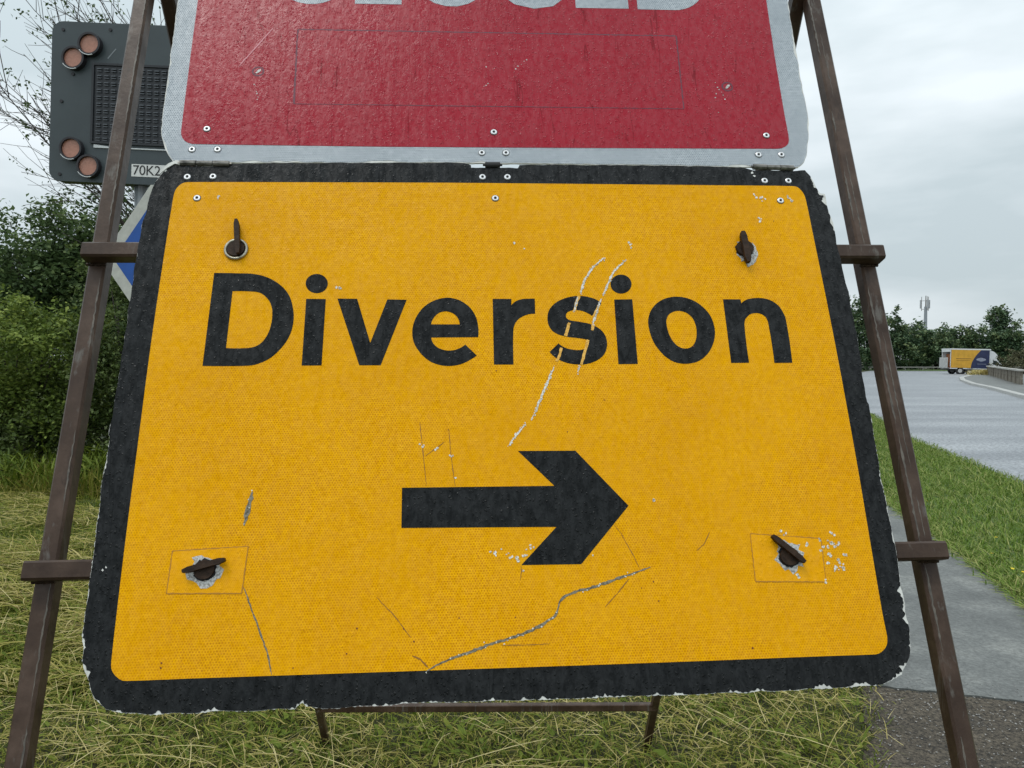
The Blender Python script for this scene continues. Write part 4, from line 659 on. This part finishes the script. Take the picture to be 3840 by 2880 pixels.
streak(-.5860, -.0287, 801, -.75, .9, .0012); streak(.5745, -.0287, 802, -.75, .9, .0018); streak(.583, -.0288, 803, -.2, .8, .0010)
for (x, yy) in ((-.5945, .2385), (-.5945, -.2155), (.5830, .2360), (.5800, -.2202)):
    b = B(); R2 = random.Random(int(x*1000+yy*77))
    for sy in (.0125, -.0125):
        for i in range(9): c = P(x-.012+i*.003, yy+sy+R2.gauss(0, .0004), -.0285+R2.gauss(0, .0004))-FB; b.tube(c-AX*.0022, c+AX*.0022, R2.uniform(.0018, .0030), R2.uniform(.0018, .0030), 6)
    b.build('weld', M['rusty'], fe)
b = B(); b.tube(P(-.60, .79, -.046)-FB, P(-.55, .79, -.046)-FB, .006, .006, 10); b.build('hinge_bolt', M['rusty'], fe)
b = B(); b.tube(P(.60, .79, -.046)-FB, P(.55, .79, -.046)-FB, .006, .006, 10); b.build('hinge_bolt', M['rusty'], fe)
for k, (c, a, e_) in enumerate(CLIP):      # turn clips through the plate
    c, a, e_ = [Vector((v[0]/1000, v[1]/1000)) for v in (c, a, e_)]
    b = B(); r_ = .0125 if k != 1 else .0135
    fnp = lambda x, y, z: tuple(P(x, y, z)-FB)
    ns = 18; ring = [(c.x+r_*math.cos(2*math.pi*i/ns), c.y+r_*math.sin(2*math.pi*i/ns)*.95) for i in range(ns)]
    b.prism([ring], -.001, .0058, fnp); clip = b.build('turn_clip', M['rusty'], fe)
    d_ = (e_-a); L_ = d_.length; d_.normalize(); s_ = Vector((-d_.y, d_.x)); m_ = (a+e_)/2
    hw = .0036 if k != 1 else .0048
    b = B(); pts = [m_-d_*L_*.5-s_*hw*.55, m_-d_*L_*.36-s_*hw, m_+d_*L_*.36-s_*hw, m_+d_*L_*.5-s_*hw*.55, m_+d_*L_*.5+s_*hw*.55, m_+d_*L_*.36+s_*hw, m_-d_*L_*.36+s_*hw, m_-d_*L_*.5+s_*hw*.55]
    # parallax: the wing stands a few millimetres proud, so it is drawn in towards the foot of the view
    b.prism([[(p.x*.992, p.y*.992) for p in pts]], .0050, .0125, fnp); b.build('wing', M['rusty'], clip)

# ---------------------------------------------------------------- sign plates
def outline_noise(poly, step, fn):        # resample a closed outline and pull it inwards by fn(x, y, s)
    n = len(poly); pts = []
    for i in range(n):
        a, b_ = Vector(poly[i]), Vector(poly[(i+1) % n]); m_ = max(1, int((b_-a).length/step))
        for k in range(m_): pts.append(a.lerp(b_, k/m_))
    ar = sum(poly[i][0]*poly[(i+1) % n][1]-poly[(i+1) % n][0]*poly[i][1] for i in range(n)); sg = 1 if ar > 0 else -1
    o = []; m_ = len(pts)
    for i, p in enumerate(pts):
        t = (pts[(i+1) % m_]-pts[i-1]); t = t.normalized() if t.length else Vector((1, 0)); nn = Vector((-t.y, t.x))*sg
        o.append(tuple(p+nn*fn(p.x, p.y, i*step)))
    return o
def plate_sheet(name, polys, z0, z1, m, parent, mside=None):
    b = B(); b.prism(polys, z0, z1, bottom=False, mside=1 if mside else None); return b.build(name, [m, mside] if mside else m, parent)
def ribbon(b, pts, w_, z, seed, taper=True, ragged=.35, n=14):
    R_ = random.Random(seed); pts = [Vector(p) for p in pts]; Q = []
    for a, c in zip(pts[:-1], pts[1:]):
        m_ = max(2, int((c-a).length/.0035)); Q += [a.lerp(c, k/m_) for k in range(m_)]
    Q.append(pts[-1]); m_ = len(Q); Lf = []; Rt = []
    for i, p in enumerate(Q):
        t = (Q[min(m_-1, i+1)]-Q[max(0, i-1)]).normalized(); nn = Vector((-t.y, t.x)); f = min(1, .35+2.2*min(i, m_-1-i)/max(4, m_*.5)) if taper else 1
        Lf.append(p+nn*w_*.5*f*(1+R_.uniform(-ragged, ragged))); Rt.append(p-nn*w_*.5*f*(1+R_.uniform(-ragged, ragged)))
    V = [(p.x, p.y, z) for p in Lf]+[(p.x, p.y, z) for p in Rt]
    b.add(V, [(i, m_+i, m_+i+1, i+1) for i in range(m_-1)])
    return Q
def chip(b, c, r_, z, R_, k=7):
    a0 = R_.random()*6; V = [(c[0]+r_*R_.uniform(.5, 1.25)*math.cos(a0+6.283*i/k), c[1]+r_*R_.uniform(.5, 1.25)*math.sin(a0+6.283*i/k), z) for i in range(k)]
    b.add(V, [tuple(range(k))])
def rivet_mesh():
    b = B(); prof = [(.0052, 0), (.0050, .0009), (.0040, .0016), (.0026, .0016), (.0020, .0010)]; n = 16; V = []
    for r_, z in prof: V += [(r_*math.cos(2*math.pi*i/n), r_*math.sin(2*math.pi*i/n), z) for i in range(n)]
    F = [(j*n+i, j*n+(i+1) % n, (j+1)*n+(i+1) % n, (j+1)*n+i) for j in range(4) for i in range(n)]
    b.add(V, F, 0); b.add([(.0021*math.cos(2*math.pi*i/n), .0021*math.sin(2*math.pi*i/n), .0010) for i in range(n)], [tuple(range(n))], 1)
    b.add([(.0060*math.cos(2*math.pi*i/n), .0060*math.sin(2*math.pi*i/n), .00006) for i in range(n)], [tuple(range(n))], 1)
    return b
rv = None
def rivets(pts, z, parent):
    global rv
    for x, y in pts:
        if rv is None: rv = rivet_mesh().build('rivet', [M['alu'], M['hole']], parent); o = rv
        else: o = rv.copy(); col.objects.link(o); o.parent = parent
        o.location = (x/1000, y/1000, z); o.rotation_euler = (0, 0, rnd.random()*3)

DS = empty('diversion_sign', O, 'yellow sign with black border reading Diversion above a black arrow pointing right', 'road sign', rot=ROT)
Z0, Z1, Z2, Z3, Z4 = 0, .0004, .0008, .0011, .0014
blk = S(BLK); rag = outline_noise(blk, .0018, lambda x, y, s: (-.0003 if y < -.05 else .0)+.0016*noise.noise(Vector((x*45, y*45, 0)))+(.0012 if y < -.05 else .0003)*noise.noise(Vector((x*300, y*300, 2))))
plate_sheet('board', [rag], -.0028, Z0, M['core'], DS).location = (0, 0, 0)
def chipin(x, y, s):
    v = noise.noise(Vector((x*42, y*42, 5)))+.55*noise.noise(Vector((x*260, y*260, 8)))
    low = 1.0 if y < -.28 else .45; low = 1.35 if (x > .50 and y < -.25) or (x > .47 and y > .25) or (x < -.48 and y > .30) else low
    if y > .375 and -.42 < x < .47: low = .1
    flk = .0045*max(0, .6+noise.noise(Vector((x*90, y*90, 3)))*1.6) if (x > .465 and .27 < y < .365) else 0
    low = low if (y < -.05 or flk) else .12
    return flk+.0001+.0016*noise.noise(Vector((x*45, y*45, 0)))+max(0, v-.12)*.0085*low
plate_sheet('black_border', [outline_noise(blk, .0018, chipin)], Z0-.0001, Z1, M['black'], DS)
panel = plate_sheet('yellow_panel', [S(YEL)], Z1-.0001, Z2, M['yellow'], DS)
for k, q in enumerate(LET):
    if k in (1, 6):                        # the letter i is a stem and a dot
        b = B(); b.prism([S(q[0])], Z2-.0001, Z3, bottom=False); b.prism([S(q[1])], Z2-.0001, Z3, bottom=False); o = b.build('letter', M['black'], panel)
    else: o = plate_sheet('letter', [S(x) for x in q], Z2-.0001, Z3, M['black'], panel)
    o['label'] = 'black letter '+'Diversion'[k]
plate_sheet('arrow', [S(ARROW)], Z2-.0001, Z3, M['black'], panel)
for k, q in enumerate(PATCH):
    o = plate_sheet('patch', [S(q)], Z2-.0001, Z2+.0004, M['yellow2'], panel); q = S(q); b = B()
    for a, c in zip(q, q[1:]+q[:1]): ribbon(b, [a, c], .0012, Z2+.00045, k, False, .7)
    b.build('patch_seam', M['yseam'], panel)
R_ = random.Random(77)
for k, q in enumerate(WSCR):
    b = B(); q = S(q); Q = ribbon(b, q, .0024, Z3+.0002, 300+k, True, .8)
    for p in Q:
        for _ in range(2): chip(b, (p.x+R_.gauss(0, .0011), p.y+R_.gauss(0, .0011)), R_.uniform(.0006, .0015), Z3+.0003, R_, 6)
    b.build('scratch', M['bead'], panel)
for k, q in enumerate(YSCR): b = B(); ribbon(b, S(q), .0040, Z3+.0001, 330+k, False); b.build('scratch', M['beady'], panel)
for k, q in enumerate(CRACK):
    b = B(); Q = ribbon(b, S(q), .0030 if k == 0 else .0050, Z2+.0004, 350+k, True, .6); b.build('crack', M['crack'], panel)
    b = B()
    for p in Q:
        if R_.random() < .35: chip(b, (p.x+R_.gauss(0, .0016), p.y+R_.gauss(0, .0016)), .0011, Z2+.0006, R_, 6)
    b.build('crack_glints', M['bead'], panel, 'stuff')
for k, q in enumerate(FINE): b = B(); ribbon(b, S(q), .0016 if k in (0, 4) else .0009, Z2+.0003, 370+k, True, .7); hl = b.build('hairline_crack', M['fineline'] if k else M['crack'], panel)
b = B()
for c in S(CHIP):
    for _ in range(R_.randint(1, 3)): chip(b, (c[0]+R_.gauss(0, .0018), c[1]+R_.gauss(0, .0018)), R_.uniform(.0011, .0026), Z3+.0002, R_)
b.build('chipped_spots', M['bead'], panel, 'stuff')
b = B()
for c in S(SPOT): chip(b, c, R_.uniform(.0007, .0014), Z3+.0001, R_, 6)
b.build('rust_spots', M['rustspot'], panel, 'stuff')
b = B()
for c in S(BCHIP): chip(b, c, R_.uniform(.0014, .0030), Z1+.0003, R_)
b.build('chipped_spots', M['core'], DS, 'stuff')
# damage round the clips
for k, (c, a, e_) in enumerate(CLIP):
    c = [v/1000 for v in c]; ns = 26
    if k == 0:
        b = B(); n2 = 24
        V = []; F = []
        for i in range(n2):
            a_ = 2*math.pi*i/n2
            for j in range(8): q_ = 2*math.pi*j/8; rr = .0152+.0024*math.cos(q_); V.append((c[0]+rr*math.cos(a_), c[1]+rr*math.sin(a_), Z2+.0018+.0024*math.sin(q_)))
        F = [(i*8+j, ((i+1) % n2)*8+j, ((i+1) % n2)*8+(j+1) % 8, i*8+(j+1) % 8) for i in range(n2) for j in range(8)]
        b.add(V, F); b.build('eyelet', M['zinc'], panel, smooth=True); continue
    r0 = .0185 if k > 1 else .0165
    ring = [(c[0]+(.6 if k == 1 else 0)*.004+r0*R_.uniform(.72, 1.32)*math.cos(2*math.pi*i/ns)*(.85 if k == 1 else 1), c[1]-(.005 if k == 1 else 0)+r0*R_.uniform(.72, 1.32)*math.sin(2*math.pi*i/ns)*(1.25 if k == 1 else 1)) for i in range(ns)]
    plate_sheet('torn_edge', [ring], Z2-.0001, Z3+.0003, M['flake'], panel)
    ring = [(c[0]+.0140*R_.uniform(.9, 1.12)*math.cos(2*math.pi*i/ns), c[1]+.0140*R_.uniform(.9, 1.12)*math.sin(2*math.pi*i/ns)) for i in range(ns)]
    plate_sheet('clip_hole', [ring], Z2-.0001, Z3+.0006, M['hole'], panel)
rivets(RIV_BLK, Z1, DS); rivets(RIV_YEL, Z2, DS)

# upper plate
UO = P(0, .75)
CS = empty('closed_sign', UO, 'red sign with white border and white lettering hinged above the yellow sign', 'road sign', rot=ROT)
def U(poly): return [(x, y-.75) for x, y in poly]
wht = S(WHT); wo = wht+[(.521, .80), (.521, 1.085), (.511, 1.120), (.480, 1.138), (-.480, 1.138), (-.511, 1.120), (-.521, 1.085), (-.521, .80)]
wr_ = outline_noise(wo, .003, lambda x, y, s: .0012*noise.noise(Vector((x*50, y*50, 0)))+.0006*noise.noise(Vector((x*170, y*170, 0))))
plate_sheet('board', [U(wr_)], -.0028, 0, M['core'], CS)
wi = outline_noise(wo, .003, lambda x, y, s: .0010+.0012*noise.noise(Vector((x*50, y*50, 0)))+max(0, noise.noise(Vector((x*40, y*40, 9)))-.1)*.006)
plate_sheet('white_border', [U(wi)], -.0001, Z1, M['white'], CS)
ro = S(RED)+[(.4805, .80), (.4805, 1.070), (.470, 1.090), (.450, 1.098), (-.450, 1.098), (-.470, 1.090), (-.4885, 1.070), (-.4885, .80)]
rp = plate_sheet('red_panel', [U(ro)], Z1-.0001, Z2, M['red'], CS)
def arcp(cx, cy, rx, ry, a0, a1, n=22): return [(cx+rx*math.cos(rad(a0+(a1-a0)*i/n)), cy+ry*math.sin(rad(a0+(a1-a0)*i/n))) for i in range(n+1)]
LY = .6980; HC = .142; st = .0262
def caps():
    cy = LY+HC/2-.0005; R1, R2 = .067, .0735; o = []
    o.append(('C', [arcp(-.3035, cy, R1, R2, 48, 312)+list(reversed(arcp(-.3035, cy, R1-.029, R2-.026, 48, 312)))]))
    o.append(('L', [[(-.2307, LY), (-.1532, LY+.0006), (-.1532, LY+st), (-.2020, LY+st), (-.2020, LY+HC), (-.2307, LY+HC)]]))
    o.append(('O', [arcp(-.0697, cy+.0015, .0675, R2, 0, 360)[:-1], arcp(-.0697, cy+.0015, .0385, R2-.026, 0, 360)[:-1]]))
    sx_, sy = .0735, LY+HC/2+.001
    spine = [(.0475, .036), (.030, .0545), (.002, .0605), (-.026, .055), (-.0395, .036), (-.030, .016), (-.006, .004), (.020, -.007), (.039, -.022), (.040, -.042), (.024, -.0560), (-.003, -.0610), (-.030, -.054), (-.048, -.038)]
    Q = [Vector(p) for p in spine]; Lf, Rt = [], []
    for i, p in enumerate(Q):
        t = (Q[min(len(Q)-1, i+1)]-Q[max(0, i-1)]).normalized(); nn = Vector((-t.y, t.x))*.0130; Lf.append((sx_+p.x+nn.x, sy+p.y+nn.y)); Rt.append((sx_+p.x-nn.x, sy+p.y-nn.y))
    o.append(('S', [Lf+Rt[::-1]]))
    o.append(('E', [[(.1419, LY+.0018), (.2333, LY+.0027), (.2333, LY+st), (.1706, LY+st), (.1706, LY+.0590), (.2230, LY+.0590), (.2230, LY+.0590+st*.92), (.1706, LY+.0590+st*.92), (.1706, LY+HC-st), (.2310, LY+HC-st), (.2310, LY+HC), (.1419, LY+HC)]]))
    ys = LY+.0018; rr = (HC-.0018)/2
    o.append(('D', [[(.2490, ys), (.3140, ys)]+arcp(.3140, ys+rr, .060, rr, -90, 90)[1:]+[(.2490, LY+HC)], [(.2780, ys+.0228), (.3110, ys+.0228)]+arcp(.3110, ys+rr, .0345, rr-.0228, -90, 90)[1:]+[(.2780, LY+HC-.0228)]]))
    return o
for ch, q in caps():
    o = plate_sheet('letter', [U(x) for x in q], Z2-.0001, Z3, M['white'], rp); o['label'] = 'white letter '+ch
q = S(STICK); plate_sheet('overlay_sheet', [U(q)], Z2-.0001, Z2+.0002, M['red'], rp); b = B()
for k, (a, c) in enumerate(zip(q, q[1:]+q[:1])): ribbon(b, U([a, c]), (.0020, .0020, .0012, .0024)[k], Z2+.00025, 400+k, False, .6)
b.build('overlay_seam', M['seam'], rp)
b = B()
for c in S(RCHIP):
    c = U([c])[0]; chip(b, c, R_.uniform(.0006, .0017), Z2+.0003, R_)
b.build('chipped_spots', M['flake'], rp, 'stuff')
b = B(); ribbon(b, U(S(RSCR[0])), .0020, Z2+.0003, 420, True, .3); b.build('scratch', plain('pink_scuff', (.62, .22, .25), .5), rp)
for (cx_, cy_) in ((-.3785, .5555), (.3855, .5400)):
    b = B(); ribbon(b, U([(cx_+.0085*math.cos(a_), cy_+.0085*math.sin(a_)) for a_ in [2*math.pi*i/16 for i in range(17)]]), .0026, Z2+.0002, 500, False, .3); b.build('dark_ring', M['seam'], rp)
    b = B(); b.prism([U([(cx_-.004, cy_-.004), (cx_-.001, cy_-.0045), (cx_+.0045, cy_+.001), (cx_+.004, cy_+.0045), (cx_, cy_+.003)])], Z2, Z2+.0006, bottom=False); b.build('torn_hole', M['flake'], rp)
b = B(); b.prism([U([(-.5085, .368), (-.498, .380), (-.487, .3865), (-.474, .3830), (-.478, .3780), (-.4885, .3800), (-.4990, .3720), (-.508, .362)])], .0006, .0022); b.build('bent_flap', M['core'], CS)
rivets([(x, y-750) for x, y in RIV_RED], Z2, CS); rivets([(x, y-750) for x, y in RIV_WHT], Z1, CS)
for k, (a, c) in enumerate(HINGE):
    a = Vector((a[0]/1000, a[1]/1000-.75, .001)); c = Vector((c[0]/1000, c[1]/1000-.75, .001)); b = B(); nseg = 3 if k < 2 else 1
    for j in range(nseg):
        p, q = a.lerp(c, (j+.02)/nseg), a.lerp(c, (j+.98)/nseg); b.tube(p, q, .0046 if j != 1 else .0041, .0046 if j != 1 else .0041, 10)
    b.tube(a-Vector((.003, 0, 0)), c+Vector((.003, 0, 0)), .002, .002, 6); b.build('hinge', M['pin'] if k < 2 else M['chassis'], CS, smooth=False)

# ---------------------------------------------------------------- electronic message sign behind, left
VM_ = empty('message_sign', (-2.03, 4.28, 0), 'dark grey electronic message sign on a post with round amber lamps and a blank display', 'electronic sign')
VO = Vector((-2.03, 4.20, 2.86)); roll = rad(2.5)
def vf(x, z, d_):                          # x right, z up from the board centre, d_ towards the viewer
    return (VO.x+x*math.cos(roll)+z*math.sin(roll)+2.03, VO.y-d_-4.28, VO.z-x*math.sin(roll)+z*math.cos(roll))
def rrect(x0, z0, x1, z1, r_, n=6):
    o = []
    for cx, cz, a in ((x1-r_, z1-r_, 0), (x0+r_, z1-r_, 90), (x0+r_, z0+r_, 180), (x1-r_, z0+r_, 270)): o += arcp(cx, cz, r_, r_, a, a+90, n)
    return o
M['vms'] = plain('slate_paint', (.050, .065, .070), .42, var=.12, scale=6); M['vpan'] = plain('display_black', (.018, .020, .024), .4); M['louv'] = plain('louvre_black', (.10, .11, .125), .32)
M['lens'] = plain('amber_lens', (.50, .235, .165), .3, var=.12, scale=60, bmp=.004); M['tube'] = plain('lamp_hood', (.02, .018, .022), .45); M['label'] = plain('label_white', (.75, .75, .72), .5); M['ink'] = plain('label_ink', (.02, .02, .02), .5); M['galv'] = plain('galvanised', (.20, .22, .23), .5, .4, var=.2, scale=8)
bx0, bz0, bx1, bz1 = -.522, -.437, .522, .437
b = B(); b.prism([rrect(bx0, bz0, bx1, bz1, .062)], -.07, 0, vf); b.build('housing', M['vms'], VM_)
b = B(); b.prism([[(-.292, -.225), (.292, -.225), (.292, .215), (-.292, .215)], [(-.280, -.213), (-.280, .203), (.280, .203), (.280, -.213)]], .0, .012, vf); b.build('display_frame', M['vpan'], VM_)
b = B(); b.prism([[(-.281, -.214), (.281, -.214), (.281, .204), (-.281, .204)]], .0, .004, vf); disp = b.build('display', M['vpan'], VM_)
b = B()
for i in range(14):
    for j in range(11):
        x = -.262+i*.0395; z = .180-j*.0378
        b.prism([[(x, z), (x+.024, z), (x+.024, z+.005), (x, z+.005)]], .004, .014, vf); b.prism([[(x, z-.012), (x+.024, z-.012), (x+.024, z-.008), (x, z-.008)]], .004, .012, vf)
b.build('pixel_louvres', M['louv'], disp, 'stuff')
lamps = [(-.301, .310), (-.388, .231), (-.388, -.262), (-.291, -.354)]; lamps += [(-x, z) for x, z in lamps]
for x, z in lamps:
    b = B(); b.prism([arcp(x, z, .062, .062, 0, 360, 28)[:-1], arcp(x, z, .0515, .0515, 0, 360, 28)[:-1]], 0, .034, vf); lo = b.build('lamp', M['tube'], VM_)
    b = B(); b.prism([arcp(x, z, .0515, .0515, 0, 360, 28)[:-1]], .001, .020, vf); b.build('lens', M['lens'], lo)
b = B(); b.prism([[(-.064, -.395), (.20, -.395), (.20, -.327), (-.064, -.327)]], 0, .0015, vf); lb = b.build('number_label', M['label'], VM_)
fc = bpy.data.curves.new('number', 'FONT'); fc.body = '70K2'; fc.size = .076; fc.extrude = .0004; fc.space_character = .95
fo = bpy.data.objects.new('number', fc); col.objects.link(fo); bpy.context.view_layer.update()
me = bpy.data.meshes.new_from_object(fo); bpy.data.objects.remove(fo)
me.transform(Matrix.Rotation(math.pi/2, 4, 'X')); me.transform(Matrix.Rotation(roll, 4, 'Y')); me.transform(Matrix.Translation(Vector(vf(-.058, -.385, .0024))))
me.materials.clear(); link('number', me, M['ink'], lb)
b = B(); b.prism([[(-.275, -.247), (-.14, -.247), (-.20, -.237), (-.275, -.229)]], 0, .006, vf); b.prism([[(-.11, -.247), (.27, -.247), (.27, -.241), (-.11, -.241)]], 0, .006, vf); b.build('display_glint', M['vwhite'], VM_)  # white strips under the display: a glint of light painted as geometry
for x, z in ((-.46, .39), (-.46, .0), (-.46, -.40), (0, .40), (-.20, .40), (-.14, -.30), (-.17, -.29), (-.40, .15), (.46, .39), (.46, 0), (.46, -.40)):
    b = B(); b.prism([arcp(x, z, .009, .009, 0, 360, 8)[:-1]], 0, .006, vf); b.build('screw', M['tube'], VM_)
b = B(); b.prism([[(-.215, .245), (-.209, .242), (-.165, .297), (-.170, .300)]], 0, .0008, vf); b.build('scuff', M['galv'], VM_)
for x, z in lamps[:4]:
    b = B(); a_ = arcp(x, z, .0635, .0635, 215, 290, 8); c_ = arcp(x, z, .0600, .0600, 215, 290, 8); b.prism([a_+c_[::-1]], .030, .036, vf); b.build('hood_highlight', M['vwhite'], VM_)  # pale crescent on each left hood lip, a highlight put in as colour
b = B(); b.tube((-.06, -.01, -.1), (-.06, -.01, 3.2), .038, .038, 16); b.build('post', M['galv'], VM_, smooth=True)
# blue pointed sign
FS = empty('arrow_sign', (-1.55, 3.9, 0), 'blue pointed sign with white border behind the left edge of the yellow sign', 'road sign')
fsf = lambda x, z, d_: (x+1.55, -d_, z)
def flag(k):                               # k: inset
    h = .38-k; t = k/math.sin(math.atan(1.5)); return [(-2.126+t, 1.972), (-2.126+t+h/1.5, 1.972-h), (-1.0-k, 1.972-h), (-1.0-k, 1.972+h), (-2.126+t+h/1.44, 1.972+h)]
M['swhite'] = plain('sign_white', (.52, .52, .47), .45, var=.12, scale=30); M['sblue'] = plain('sign_blue', (.012, .085, .36), .35, var=.1, scale=20)
b = B(); b.prism([flag(0)], -.003, 0, fsf); b.build('plate', M['swhite'], FS)
b = B(); b.prism([flag(.056)], -.0001, .0006, fsf); b.build('blue_face', M['sblue'], FS)
for x in (-1.75, -1.2): b = B(); b.tube(Vector((x+1.55, .035, -.1)), Vector((x+1.55, .035, 2.4)), .03, .03, 14); b.build('post', M['galv'], FS, smooth=True)
